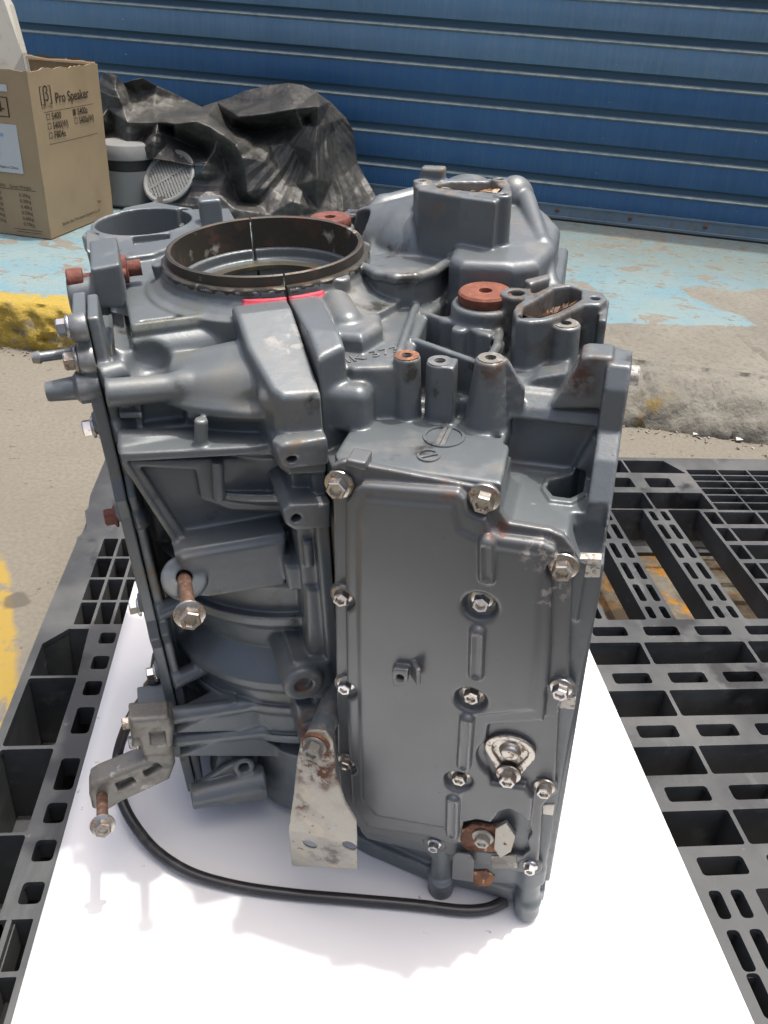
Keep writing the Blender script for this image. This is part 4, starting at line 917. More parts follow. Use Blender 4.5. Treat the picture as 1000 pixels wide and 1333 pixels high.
# ---------------- cast aluminium arm at the lower left
al = Vol([.11, -.225, .0], [.30, -.08, .30], .0013)
bb = -.165
al.prism(pts(KC, [(168, 926), (218, 922), (226, 935), (225, 950), (222, 974), (186, 974), (178, 950), (170, 950)], b=bb), 1, bb-.014, bb+.016, rd=.006, k=.003)
al.prism(pts(KC, [(190, 955), (224, 955), (228, 985), (222, 1000), (205, 1010), (186, 985)], b=bb), 1, bb-.012, bb+.012, rd=.006, k=.003)
al.prism(pts(KC, [(186, 980), (226, 985), (220, 1002), (160, 1030), (140, 1042), (120, 1040), (117, 1024), (118, 1010), (128, 1004)], b=bb), 1, bb-.016, bb+.014, rd=.006, k=.004)
for L in ([(150, 1020), (172, 1011), (178, 1018), (155, 1030)], [(186, 1004), (204, 996), (212, 1000), (190, 1012)], [(195, 955), (215, 954), (217, 970), (197, 972)]):
    al.prism(pts(KC, L, b=bb-.016), 1, bb-.03, bb-.006, rd=.002, k=.002, cut=True)
for y in (936, 958): a = KC(172, y, b=bb); b = KC(222, y-2, b=bb); al.cyl(a, b, .0115, rd=.002, k=.003)
c0 = KC(133, 1030, b=bb-.012); al.cyl(c0+[0, -.003, 0], c0+[0, .025, 0], .0135, rd=.002, k=.004)
arm = al.mesh('mounting_arm', FC, m_alu, engine)
for x, y in ((172, 940), (180, 964)): p = KC(x, y, b=bb); bolt(bm_b, FC.world(p), dL, arm, s=.85)
p = KC(133, 1032, b=bb-.01); dn2 = nz(KC(134, 1076, b=bb-.075)-p)
lb = lth('long_bolt', [(.0062, 0), (.0062, .066), (.006, .067)], FC.world(p), FC.dirw(dn2), m_shank, engine, seg=20); bolt(bm_b, FC.world(p+dn2*.066), FC.dirw(dn2), lb, s=1.05, name='bolt_head')

# ------------------------------------------------------------------ ground, pavement, shutter
gr = MB(); gr.box((-25, -4, -.1), (25, 45, 0)); tag(gr.build('ground', m_ground), kind='structure')
def fbm(x, y, z=0.0, o=5): return mnoise.fractal(Vector((x, y, z)), 1.0, 2.0, o)
def kerb_y(x): return 2.437-.268*x
xs = np.concatenate([np.arange(-6, -1.5, .15), np.arange(-1.5, 2.4, .011), np.arange(2.4, 7, .15)])
cracks = [(.62, .8), (.80, -.2), (1.02, .3), (1.27, -.4), (1.45, .5), (1.66, .1), (1.9, -.2)]
V = []; rows = None
for x in xs:
    ky = kerb_y(x); t_ = min(max((x+.3)/1.2, 0), 1); fw = .030+.15*t_          # the kerb face is upright at the left and worn back at the right
    col_ = []
    for j in range(47):
        if j <= 12:
            f = j/12; off = fw*(f**1.6); z = -.01+.150*(1-(1-f)**1.5)
        else:
            off = fw+([.009*q for q in range(28)]+[.26, .29, .34, .42, .55, .9, 3.2])[j-12]; z = .148
        n1 = fbm(x*7, (ky+off)*7, z*12); n2 = fbm(x*28, (ky+off)*28, z*40, 3)
        amp = 1 if j <= 12 else (.55 if (ky+off < 2.70 and x > .3) else .18); y = ky+off-(.014*n1+.006*n2)*amp; z2 = z+(.010*n1+.005*n2)*(amp if j > 0 else 0)
        if 1 < j <= 12 and x < -.45: y -= .022*max(fbm(x*16, 3.3, z*22, 3), -.3)        # lumpy broken edge
        if x > .3 and 12 <= j <= 40 and ky+off < 2.69:
            dl = abs((ky+off)-(2.60-.14*(x-1.0)+.02*fbm(x*9, 1.7)));  z2 -= .014*max(0, 1-dl/.010)*(.6+fbm(x*13, 5.1))
        if 0 < j <= 13 or (x > .3 and ky+off < 2.69):
            for cx_, sl_ in cracks:
                d = abs(x-(cx_+sl_*z*.6+.02*fbm(z*20, cx_, 0, 3)))
                if d < .009: y += .016*(1-d/.009); z2 -= .008*(1-d/.009)
        if j in (14, 15) and x > .4: pass
        col_.append((x, y, max(z2, -.02) if j else -.02))
    V.append(col_)
m_ = len(V[0]); Fs = [[i*m_+j, (i+1)*m_+j, (i+1)*m_+j+1, i*m_+j+1] for i in range(len(V)-1) for j in range(m_-1)]
walk = mesh_obj('pavement', [q for c_ in V for q in c_], Fs, m_walk, None, True, 60); tag(walk, kind='structure')
# litter and crumbled concrete along the foot of the kerb
mb = MB()
for k in range(900):
    x = rng.uniform(-1.5, 2.0) if k % 5 else rng.uniform(-1.2, -.6); d_ = abs(rng.normal(0, .035)); s_ = rng.uniform(.0015, .0065)*(1.5 if k % 19 == 0 else 1)
    c = np.array([x, kerb_y(x)-d_+.015, s_*.4]); P = [c+rng.normal(0, 1, 3)*[s_, s_, s_*.5] for _ in range(4)]
    mb.add(P, [(0, 1, 2), (0, 2, 3), (0, 3, 1), (1, 3, 2)])
m_deb = mat('crumbled_concrete', (.19, .165, .13), .9, layers=[(9, .5, .6, (.07, .06, .045), None, None), (31, .58, .62, (.4, .37, .31), None, None)])
tag(mb.build('debris', m_deb), kind='stuff')
for k, (x, y, s_) in enumerate(((962, 572, .010), (905, 565, .007))):
    c = onz(x, y, .008); mb = MB(); mb.add([c+np.array(q)*s_ for q in ((-1, -.6, 0), (.9, -.8, .3), (1.1, .7, 0), (-.7, .9, .4), (0, 0, .5))], [(0, 1, 4), (1, 2, 4), (2, 3, 4), (3, 0, 4), (3, 2, 1, 0)])
    tag(mb.build('paper_scrap', m_label), ('larger white paper scrap at the kerb foot, nearest the right edge' if k == 0 else 'smaller white paper scrap at the kerb foot, left of the larger one'), 'paper scrap')
# roller shutter
SO = np.array([1.284, 4.257+.02, .155]); sa = math.radians(-18.5); 
shut = root('roller_shutter', SO, 'wide blue ribbed steel roller shutter closed behind the pavement', 'roller shutter')
shut.rotation_euler.z = sa
def add_wave(m):
    t = m.node_tree; b = t.nodes['Principled BSDF']; tc = N(t, 'ShaderNodeTexCoord')
    wv = N(t, 'ShaderNodeTexWave', wave_type='BANDS', bands_direction='X'); wv.inputs['Scale'].default_value = 30.0; wv.inputs['Distortion'].default_value = .0
    t.links.new(tc.outputs['Object'], wv.inputs['Vector']); bp = N(t, 'ShaderNodeBump'); bp.inputs['Strength'].default_value = .35; bp.inputs['Distance'].default_value = .003
    old = b.inputs['Normal'].links[0].from_socket if b.inputs['Normal'].links else None
    t.links.new(wv.outputs[0], bp.inputs['Height']); 
    if old: t.links.new(old, bp.inputs['Normal'])
    t.links.new(bp.outputs[0], b.inputs['Normal'])
add_wave(m_slat_blue); add_wave(m_slat_pale)
PITCH = .157
flat = [(0, .012), (-.0015, .016), (-.0015, .114), (0, .118)]
bead = [(0, .118), (-.004, .1205), (-.006, .125), (-.003, .130), (.006, .134), (.014, .136)]
groove = [(.014, .136), (.018, .150), (.016, .159), (.007, .165), (0, .169)]
def strip_mesh(name, prof, m, x0=-5.5, x1=3.5):
    mb = MB(); mb.add([(x0, n_, z) for n_, z in prof]+[(x1, n_, z) for n_, z in prof]+[(x0, n_+.0012, z) for n_, z in prof]+[(x1, n_+.0012, z) for n_, z in prof],
           [[i, i+len(prof), i+1+len(prof), i+1] for i in range(len(prof)-1)]+[[i+2*len(prof), i+1+2*len(prof), i+1+3*len(prof), i+3*len(prof)] for i in range(len(prof)-1)])
    me = bpy.data.meshes.new(name); me.from_pydata(mb.V, [], mb.F); me.materials.append(m); me.polygons.foreach_set('use_smooth', [True]*len(me.polygons)); me.update(); me.set_sharp_from_angle(angle=math.radians(40)); return me
mf = {m.name: strip_mesh('slat_'+m.name, flat, m) for m in (m_slat_blue, m_slat_pale)}
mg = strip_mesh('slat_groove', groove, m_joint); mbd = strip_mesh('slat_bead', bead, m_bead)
for k in range(15):
    z = .135-.030+(k-1)*PITCH-.02+.103
    me = mf[m_slat_blue.name if k <= 3 else m_slat_pale.name]
    o = link(bpy.data.objects.new('slat', me), shut); o.location = (0, 0, z)
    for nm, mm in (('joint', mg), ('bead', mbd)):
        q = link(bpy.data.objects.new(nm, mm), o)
rl = MB(); rl.box((-5.5, -.012, .004), (3.5, .02, .062)); rl.box((-5.5, -.030, .0), (3.5, -.012, .012)); rl.box((-5.5, -.016, .058), (3.5, .0, .066))
o = mesh_obj('bottom_rail', np.array(rl.V), rl.F, m_rail, None); o.parent = shut
o2 = mesh_obj('rubber_strip', np.array(MB().box((-5.5, -.035, -.006), (3.5, .02, .002)).V), MB().box((-5.5, -.035, -.006), (3.5, .02, .002)).F, m_dark, None); o2.parent = shut
mb = MB(); mb.lathe([(.011, 0), (.011, .004), (.006, .007)], 12); me = None
for k in range(-9, 9):
    o = mb.build('screw', m_shank, None, True, 40) if me is None else link(bpy.data.objects.new('screw', me)); me = o.data; o.parent = shut
    o.location = (.02+k*.36, -.012, .038); o.rotation_euler = (math.pi/2, 0, 0)
# ------------------------------------------------------------------ plastic pallet
PZ = .15
def rrect(x0, x1, y0, y1, r=.006, n=3, chamfer=None):
    r = min(r, (x1-x0)/2.2, (y1-y0)/2.2); out = []
    for cx_, cy_, a0 in ((x1-r, y1-r, 0), (x0+r, y1-r, 90), (x0+r, y0+r, 180), (x1-r, y0+r, 270)):
        for i in range(n+1): a = math.radians(a0+90*i/n); out.append((cx_+r*math.cos(a), cy_+r*math.sin(a)))
    return out
slots, cells, small = [], [], []
yb = [(1.048, 1.072), (.933, .957), (.820, .844), (.706, .731), (.595, .621)]
for y0, y1 in yb:
    for k in range(10): slots.append((.505+.0932*k, .567+.0932*k, y0, y1))
yc = [(.977, 1.031), (.862, .917), (.751, .803), (.637, .691)]
for y0, y1 in yc:
    cells.append((.40, .580, y0, y1))
    for k in range(4): cells.append((.586+.185*k, .765+.185*k, y0, y1))
for k in range(5):
    y1 = .575-.0495*k*1.02; y0 = y1-(.037 if k == 0 else .045)
    for x0 in (.501, .529): slots.append((x0, x0+.016, y0-(.0 if k == 0 else .004), y1))
cells.append((.562, .745, .30, .575)); cells.append((.751, .93, .30, .575))
gx = [.49, .616, .743]
sy = [(1.416, 1.453), (1.346, 1.401), (1.279, 1.331), (1.210, 1.264), (1.143, 1.194), (1.094, 1.128)]
for g0 in gx:
    for a, b in sy:
        slots.append((g0+.006, g0+.019, a, b)); slots.append((g0+.032, g0+.045, a, b))
for a, b in ((.542, .614), (.668, .741), (.796, .866)): cells.append((a, b, 1.091, 1.459))
for a, b in ((1.403, 1.451), (1.339, 1.388), (1.275, 1.325), (1.210, 1.262), (1.145, 1.197), (1.094, 1.132)):
    small.append((.873, .900, a, b))
    for k in range(4): small.append((.906+.09*k, .990+.09*k, a, b))
for k in range(-2, 4): slots.append((.699+.0935*k if k < 2 else .9, .760+.0935*k if k < 2 else .901, 1.555, 1.598)) if k < 2 else None
for a, b in ((.40, .575), (.581, .767), (.772, .904)): cells.append((a, b, 1.463, 1.532))
for a, b in ((.40, .575), (.581, .767)): cells.append((a, b, 1.622, 1.682))
for k, (a, b) in enumerate(((1.460, 1.489), (1.493, 1.522), (1.527, 1.552), (1.556, 1.584), (1.588, 1.612), (1.616, 1.640))):
    for x0, x1 in ((.911, .985), (.989, 1.060), (1.064, 1.14), (1.144, 1.22), (1.224, 1.30)): small.append((x0, x1, a, b))
# left side
for a, b in ((1.090, 1.148), (1.154, 1.213), (1.219, 1.277), (1.283, 1.342)):
    small.append((-.361, -.334, a, b)); small.append((-.329, -.303, a, b)); small.append((-.298, -.272, a, b))
for a, b in ((.692, .826), (.580, .688)): cells.append((-.398, -.328, a, b))
cells.append((-.398, -.328, .832, .965))
for a, b in ((1.042, 1.069), (.983, 1.013), (.927, .957), (.852, .903), (.755, .808), (.704, .735), (.650, .680), (.595, .623)): slots.append((-.313, -.288, a, b))
for a, b in ((.518, .577), (.455, .512), (.392, .449), (.33, .386)):
    for x0 in (-.397, -.353, -.319): small.append((x0, x0+(.040 if x0 < -.35 else .029), a, b))
for a, b in ((1.1, 1.27), (1.29, 1.45)):
    for k in range(5): cells.append((-.25+.14*k, -.12+.14*k, a+.11, b+.02)) if a > 1.2 else None
pal = root('plastic_pallet', (.45, .95, 0), 'black slotted plastic pallet dusty and chipped along its left edge', 'pallet')
outer = [(-.408, .22), (1.34, .22), (1.34, 1.697), (-.40, 1.697), (-.419, 1.68), (-.419, 1.50), (-.413, 1.452), (-.417, 1.44), (-.402, 1.385), (-.400, 1.368), (-.411, 1.345), (-.409, 1.33), (-.411, 1.1)]
big1 = [(-.398, .970), (-.328, .970), (-.334, 1.079), (-.366, 1.079), (-.398, 1.043)]
far1 = [(.772, 1.622), (.905, 1.622), (.872, 1.682), (.772, 1.682)]
def filled(polys, half, z):
    cu = bpy.data.curves.new('c', 'CURVE'); cu.dimensions = '2D'; cu.fill_mode = 'BOTH'; cu.extrude = half
    for P in polys:
        s_ = cu.splines.new('POLY'); s_.points.add(len(P)-1)
        for i, (x, y) in enumerate(P): s_.points[i].co = (x, y, 0, 1)
        s_.use_cyclic_u = True
    o = bpy.data.objects.new('c', cu); COL.objects.link(o); dg = bpy.context.evaluated_depsgraph_get(); dg.update()
    me = bpy.data.meshes.new_from_object(o.evaluated_get(dg)); bpy.data.objects.remove(o)
    V = np.array([q.co[:] for q in me.vertices])+[0, 0, z]; Fs = [list(q.vertices) for q in me.polygons]; return V, Fs
holes = [rrect(*q, r=.005) for q in slots]+[rrect(*q, r=.004) for q in cells]+[rrect(*q, r=.002) for q in small]+[big1, far1]
V, Fs = filled([outer]+holes, .004, PZ-.004); mesh_obj('deck', V, Fs, m_pallet, pal)
rb = MB()
def walls(P, t, z0, z1):
    n = len(P); c = np.mean(P, 0)
    for i in range(n):
        a, b = np.array(P[i]), np.array(P[(i+1) % n]); d = b-a; L = np.linalg.norm(d)
        if L < .004: continue
        d /= L; n_ = np.array([d[1], -d[0]]); n_ = n_ if n_ @ ((a+b)/2-c) > 0 else -n_
        q = [a+n_*.0004-d*t, b+n_*.0004+d*t, b+n_*(t+.0004)+d*t, a+n_*(t+.0004)-d*t]
        rb.prism([tuple(z) for z in q] if (q[1]-q[0])[0]*(q[2]-q[1])[1]-(q[1]-q[0])[1]*(q[2]-q[1])[0] > 0 else [tuple(z) for z in q[::-1]], z0, z1)
for q in cells: walls([(q[0], q[2]), (q[1], q[2]), (q[1], q[3]), (q[0], q[3])], .0022, .012 if q[0] < -.3 else (.100 if q[3]-q[2] > .3 and q[0] > .5 else .07), PZ-.0083)
for P in (big1, far1): walls(P, .0022, .012, PZ-.0083)
for q in small: walls([(q[0], q[2]), (q[1], q[2]), (q[1], q[3]), (q[0], q[3])], .0016, .10, PZ-.0083)
for q in slots: walls([(q[0], q[2]), (q[1], q[2]), (q[1], q[3]), (q[0], q[3])], .0018, .115, PZ-.0083)
tag(rb.build('cell_walls', m_pallet, pal), kind='stuff')
sk = MB(); sk.box((-.409, .223, .03), (-.404, 1.69, PZ-.0085)); sk.box((-.40, 1.690, .03), (1.338, 1.695, PZ-.0085)); sk.box((-.40, .222, .03), (1.338, .227, PZ-.0085)); sk.build('side_wall', m_pallet, pal)
for x0, x1 in ((-.405, -.26), (.42, .545), (1.20, 1.338)): MB().box((x0, .225, .0), (x1, 1.69, .0115)).build('bottom_runner', m_pallet, pal)
for y0, y1 in ((.226, .34), (.91, 1.09), (1.50, 1.688)): MB().box((-.255, y0, .001), (1.195, y1, .010)).build('bottom_board', m_pallet, pal)
# ------------------------------------------------------------------ white board under the engine
bd = MB(); S = 40
V = []; 
for i in range(S+1):
    for j in range(S+1):
        x = -.281+.765*i/S; y = .18+1.02*j/S; V.append((x, y, .1555+.0008*fbm(x*3, y*3)))
Fs = [[i*(S+1)+j, (i+1)*(S+1)+j, (i+1)*(S+1)+j+1, i*(S+1)+j+1] for i in range(S) for j in range(S)]
o = mesh_obj('white_board', np.array(V)-[.1, .6, .153], Fs, m_board, None, True); o.location = (.1, .6, .153)
md = o.modifiers.new('thickness', 'SOLIDIFY'); md.thickness = .0035; md.offset = -1
tag(o, 'large thin white board lying flat on the black pallet under the engine', 'board')
# ------------------------------------------------------------------ hose
L = [(203, 884, .33), (190, 905, .30), (170, 935, .25), (155, 975, .205), (152, 1010, .19), (160, 1045, .182), (178, 1078, .176), (206, 1110, .170), (250, 1137, .166), (310, 1154, .1635), (380, 1164, .1635), (460, 1171, .1635), (540, 1178, .1635), (600, 1185, .1635), (634, 1183, .1635), (658, 1173, .1635)]
hz = [onz(x, y, z) for x, y, z in L]; hr = root('rubber_hose', hz[8], 'long black rubber hose curving over the white board in front of the engine', 'hose')
tube('tube', hz, .0066, m_hose, hr)
tube('end_sleeve', [hz[0]+[.002, .03, .012], hz[0], (hz[0]+hz[1])/2], .0098, m_hose, hr)
# ------------------------------------------------------------------ cardboard box
BC = np.array([-.977, 3.478]); br = np.array([.30, .954]); bl = np.array([-.954, .30]); BW, BD, BH = .505, .46, .594
box = root('cardboard_box', (*(BC+br*BW/2+bl*BD/2), .155), 'open brown cardboard box with torn rim and printed speaker text, standing on the pavement', 'cardboard box')
def panel(name, A, d, L, nin, top=0.0, seed=0, bulge=.004):
    n = 30; mm = 16; V = []; Fs = []
    for s_ in (0, 1):
        for i in range(n+1):
            f = i/n; zt = BH+top*(.010*fbm(f*6+seed, seed, 0, 4)+.004*fbm(f*31, seed+2., 0, 3))
            for j in range(mm+1):
                g_ = j/mm; b_ = bulge*math.sin(f*math.pi)*math.sin(g_*math.pi)+.0015*fbm(f*5+seed, g_*5, 1); p = A+d*(L*f)-nin*b_+nin*(.0045*s_)
                V.append((p[0], p[1], .152+zt*g_))
    k = (n+1)*(mm+1); idx = lambda s_, i, j: s_*k+i*(mm+1)+j
    for i in range(n):
        for j in range(mm):
            Fs.append([idx(0, i, j), idx(0, i+1, j), idx(0, i+1, j+1), idx(0, i, j+1)]); Fs.append([idx(1, i, j), idx(1, i, j+1), idx(1, i+1, j+1), idx(1, i+1, j)])
        Fs.append([idx(0, i, mm), idx(0, i+1, mm), idx(1, i+1, mm), idx(1, i, mm)]); Fs.append([idx(0, i, 0), idx(1, i, 0), idx(1, i+1, 0), idx(0, i+1, 0)])
    for i in (0, n):
        for j in range(mm): Fs.append([idx(0, i, j), idx(0, i, j+1), idx(1, i, j+1), idx(1, i, j)])
    return mesh_obj(name, V, Fs, m_card, box, True, 60)
side_r = panel('side_panel', BC, br, BW, bl, 1, 1); side_l = panel('side_panel', BC+bl*.0046, bl, BD, br, 1, 5)
panel('side_panel', BC+br*BW+bl*.0046, bl, BD, -br, 1.6, 9); panel('side_panel', BC+bl*BD, br, BW, -bl, 1.6, 13)
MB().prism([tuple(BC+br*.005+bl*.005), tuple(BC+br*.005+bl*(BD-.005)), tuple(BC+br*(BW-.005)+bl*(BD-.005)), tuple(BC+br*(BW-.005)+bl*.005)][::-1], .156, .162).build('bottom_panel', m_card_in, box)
def flap(A, d, L, out, h, seed):
    V = []; Fs = []; n = 24
    for s_ in (0, 1):
        for i in range(n+1):
            f = i/n; hh = h*(.55+.45*fbm(f*5, seed, 0, 4)); hh = max(hh, .006)
            for j in range(4):
                g_ = j/3; p = A+d*(L*f)+out*(.5*hh*g_+.0035*s_); V.append((p[0], p[1], .152+BH-.004+hh*(g_*.8-.25*g_*g_)+.0008*s_))
    k = (n+1)*4
    for i in range(n):
        for j in range(3): Fs.append([i*4+j, (i+1)*4+j, (i+1)*4+j+1, i*4+j+1]); Fs.append([k+i*4+j, k+i*4+j+1, k+(i+1)*4+j+1, k+(i+1)*4+j])
        Fs.append([i*4+3, (i+1)*4+3, k+(i+1)*4+3, k+i*4+3])
    mesh_obj('torn_flap', V, Fs, m_card, box, True, 50)
flap(BC+br*BW+bl*.02, bl, BD*.55, -br*.4, .05, 2); flap(BC+bl*BD*.93, br, BW*.9, bl*.3, .045, 7); flap(BC+br*(BW-.02), bl, BD*.9, br*.3, .035, 11)
def on_side(V, A, d, nin, s0, z0, sx_=1.0, off=.0052, bulge=.004, LL=BW):
    out = []
    for x, y, z in V:
        s_ = s0+x*sx_; g_ = (z0+y-.152)/BH; b_ = bulge*math.sin(min(max(s_/LL, 0), 1)*math.pi)*math.sin(min(max(g_, 0), 1)*math.pi)
        p = A+d*s_-nin*(b_+off-.003+z); out.append((p[0], p[1], z0+y))
    return out
def print_r(txt, s0, frac, size, m=m_ink, bold=False, sx_=1.0, par=None):
    V, Fs = text_mesh(txt, size, .0, bold); V = np.array(V)
    mesh_obj('printed_text', on_side(V, BC, br, bl, s0, .152+BH*(1-frac), sx_), Fs, m, side_r)
def quad_r(s0, s1, f0, f1, m=m_ink, nm='printed_line'):
    n = 12; V = [(s0+(s1-s0)*i/n, 0, 0) for i in range(n+1)]; za, zb = .152+BH*(1-f0), .152+BH*(1-f1)
    W_ = on_side([(x, 0, 0) for x, _, _ in V], BC, br, bl, 0, za)+on_side([(x, 0, 0) for x, _, _ in V], BC, br, bl, 0, zb)
    mesh_obj(nm, W_, [[i, i+1, n+2+i, n+1+i] for i in range(n)], m, side_r)
def frame_r(s0, s1, f0, f1, t=.0022, m=m_ink):
    dt = t/BH; quad_r(s0, s1, f0, f0+dt, m, 'printed_mark'); quad_r(s0, s1, f1-dt, f1, m, 'printed_mark'); quad_r(s0, s0+t, f0, f1, m, 'printed_mark'); quad_r(s1-t, s1, f0, f1, m, 'printed_mark')
print_r('Pro Speaker', .155, .196, .050, bold=True, sx_=1.0)
print_r('β', .075, .178, .072, sx_=1.0)
for s0, s1 in ((.058, .063), (.128, .133)): quad_r(s0, s1, .092, .198)
for f in (.092, .194): quad_r(.058, .078, f, f+.004); quad_r(.113, .133, f, f+.004)
print_r('BETA THREE', .060, .218, .013, m=m_ink2)
quad_r(.070, .43, .238, .241); quad_r(.075, .44, .428, .431)
for txt, s0, fr in (('S400', .115, .288), ('S400a', .30, .288), ('S400(W)', .115, .343), ('S400a(W)', .305, .343), ('F804a', .115, .398)):
    print_r(txt, s0, fr, .034, bold=True, m=m_ink, sx_=.98 if 'W' not in txt else .86); frame_r(s0-.034, s0-.012, fr-.038, fr-.002)
quad_r(.269, .285, .254, .282)
print_r('Beta', .38, .885, .016); print_r('Shenzhen Beta Three Speaker Equipment Co., Ltd', .09, .945, .0185, m=m_ink, sx_=.80)
def side_left(V, Fs, m, nm, off=.0052):
    out = []
    for t_, z in V:
        b_ = .004*math.sin(t_/BD*math.pi)*math.sin(min(max((z-.152)/BH, 0), 1)*math.pi); p = BC+bl*(t_+.0046)-br*(b_+off-.003); out.append((p[0], p[1], z))
    mesh_obj(nm, out, Fs, m, side_l)
def ql(t0, t1, f0, f1, m, nm='printed_mark', off=.0052):
    n = 8; za, zb = .152+BH*(1-f0), .152+BH*(1-f1); side_left([(t0+(t1-t0)*i/n, za) for i in range(n+1)]+[(t0+(t1-t0)*i/n, zb) for i in range(n+1)], [[i, i+1, n+2+i, n+1+i] for i in range(n)], m, nm, off)
def txl(txt, t0, frac, size, m=m_ink):
    V, Fs = text_mesh(txt, size); side_left([(t0-x, .152+BH*(1-frac)+y) for x, y, z in V], Fs, m, 'printed_text', .0062)
ql(.085, .40, .085, .125, m_label, 'paper_label'); txl('C/No. 141   MADE IN', .36, .11, .018)
ql(.07, .36, .31, .60, m_label, 'paper_label')
for k in range(9): ql(.20+.008*k, .204+.008*k+.002*(k % 3), .455, .505, m_ink2, 'printed_mark', .0062)
V = [(.175+.018*math.cos(a), .152+BH*.515+.018*math.sin(a)) for a in np.linspace(0, 2*math.pi, 24, endpoint=False)]; side_left(V, [list(range(24))], m_blue_dot, 'printed_mark', .0066)
for x_, w_ in ((.12, .05), (.14, .12), (.12, .08)): pass
txl('S400', .16, .385, .016, m_blue_dot); txl('Made in China', .17, .575, .014)
for t0 in (.09, .19, .29):
    for a, b, c, d in ((t0, t0+.075, .155, .160), (t0, t0+.075, .265, .270), (t0, t0+.005, .155, .270), (t0+.070, t0+.075, .155, .270)): ql(a, b, c, d, m_ink)
    ql(t0+.03, t0+.045, .18, .24, m_ink); ql(t0+.018, t0+.057, .22, .228, m_ink)
ql(.03, .38, .70, .703, m_ink); 
for k in range(6):
    txl('0.%d0kg' % (k+2), .105, .745+.037*k, .018); txl('4.%dkg' % k, .22, .735+.037*k, .018)
txl('Quantity', .22, .690, .018); txl('Gross Weight', .14, .693, .016); ql(.03, .15, .955, .958, m_ink)
ql(.03, .14, .972, .975, m_ink)
# torn label corner at the foot
# ------------------------------------------------------------------ off-white foam panel standing behind the box rim
a = ony(0, 76, 4.02); P = [ony(-60, 92, 4.02), ony(29, 69, 4.02), ony(12, 6, 4.12), ony(4, -6, 4.13), ony(-60, -6, 4.13)]
lo = [ony(-60, 240, 3.95), ony(60, 215, 3.95)]
PP = [lo[0], lo[1], P[1], P[2], P[3], P[4]]; n = len(PP); off = np.array([.03, .10, .0])*.35
fo = mesh_obj('foam_panel', np.array(PP+[q+off for q in PP])-PP[0], [list(range(n))[::-1], list(range(n, 2*n))]+[[i, (i+1) % n, (i+1) % n+n, i+n] for i in range(n)], m_panel, None); fo.location = PP[0]
tag(fo, 'off-white panel with a chipped corner leaning up behind the cardboard box', 'panel')
b_ = fo.modifiers.new('bevel', 'BEVEL'); b_.width = .004; b_.segments = 2
# ------------------------------------------------------------------ two white speakers half under the tarpaulin
c = onz(165, 268, .155); c = np.array([c[0], c[1]+.08, .155])
s1 = root('white_speaker', c, 'upright off-white ceiling speaker can with black band beside the box, under the tarpaulin', 'speaker')
mb = MB(); mb.lathe([(.115, 0), (.125, .01), (.127, .15), (.127, .155)], 48); mb.build('body', m_plastic, s1, True, 40, T=Matrix.Translation(c))
mb = MB(); mb.lathe([(.1235, .156), (.1235, .20)], 48); mb.build('band', m_black, s1, True, 40, T=Matrix.Translation(c))
mb = MB(); mb.lathe([(.128, .201), (.132, .205), (.132, .235), (.120, .262), (.08, .27)], 48); mb.build('cap', m_plastic, s1, True, 40, T=Matrix.Translation(c))
ctr = ony(220, 230, 4.05); dz_ = nz([-.38, -.62, .60]); T_ = frame_T(ctr, dz_, 0)
s2 = root('white_speaker', ctr, 'tilted round off-white speaker with slotted grille showing under the tarpaulin', 'speaker')
mb = MB(); mb.lathe([(.06, -.09), (.10, -.08), (.125, -.01), (.132, -.004), (.132, .004), (.124, .008), (.112, .004), (.108, -.004)], 48); mb.build('rim', m_plastic, s2, True, 40, T=T_)
zx, zy = np.array(T_.to_3x3() @ Vector((1, 0, 0))), np.array(T_.to_3x3() @ Vector((0, 1, 0)))
hd = nz(np.array([1, .25, .25])-dz_*(np.array([1, .25, .25]) @ dz_)); vd = np.cross(dz_, hd)
mesh_obj('grille_back', [ctr+dz_*-.006+.109*(zx*math.cos(a)+zy*math.sin(a)) for a in np.linspace(0, 2*math.pi, 40, endpoint=False)], [list(range(40))], m_black, s2)
for k in range(-7, 8):
    x = k*.0145; Lh = math.sqrt(max(.109**2-x*x, 0)); 
    for s_ in (0,):
        q0 = ctr+hd*x-vd*Lh; q1 = ctr+hd*x+vd*Lh; mb = MB(); w2 = hd*.0042; up = dz_*.004
        c8 = [q0-w2-up, q0+w2-up, q1+w2-up, q1-w2-up, q0-w2+up*.2, q0+w2+up*.2, q1+w2+up*.2, q1-w2+up*.2]
        mb.add(c8, [(0, 3, 2, 1), (4, 5, 6, 7), (0, 1, 5, 4), (1, 2, 6, 5), (2, 3, 7, 6), (3, 0, 4, 7)]); mb.build('grille_bar', m_plastic, s2)
mb = MB(); q = ctr; mb.add([q-hd*.11-vd*.006+dz_*.001, q+hd*.11-vd*.006+dz_*.001, q+hd*.11+vd*.006+dz_*.001, q-hd*.11+vd*.006+dz_*.001], [(0, 1, 2, 3)]); mb.build('grille_bar', m_plastic, s2)
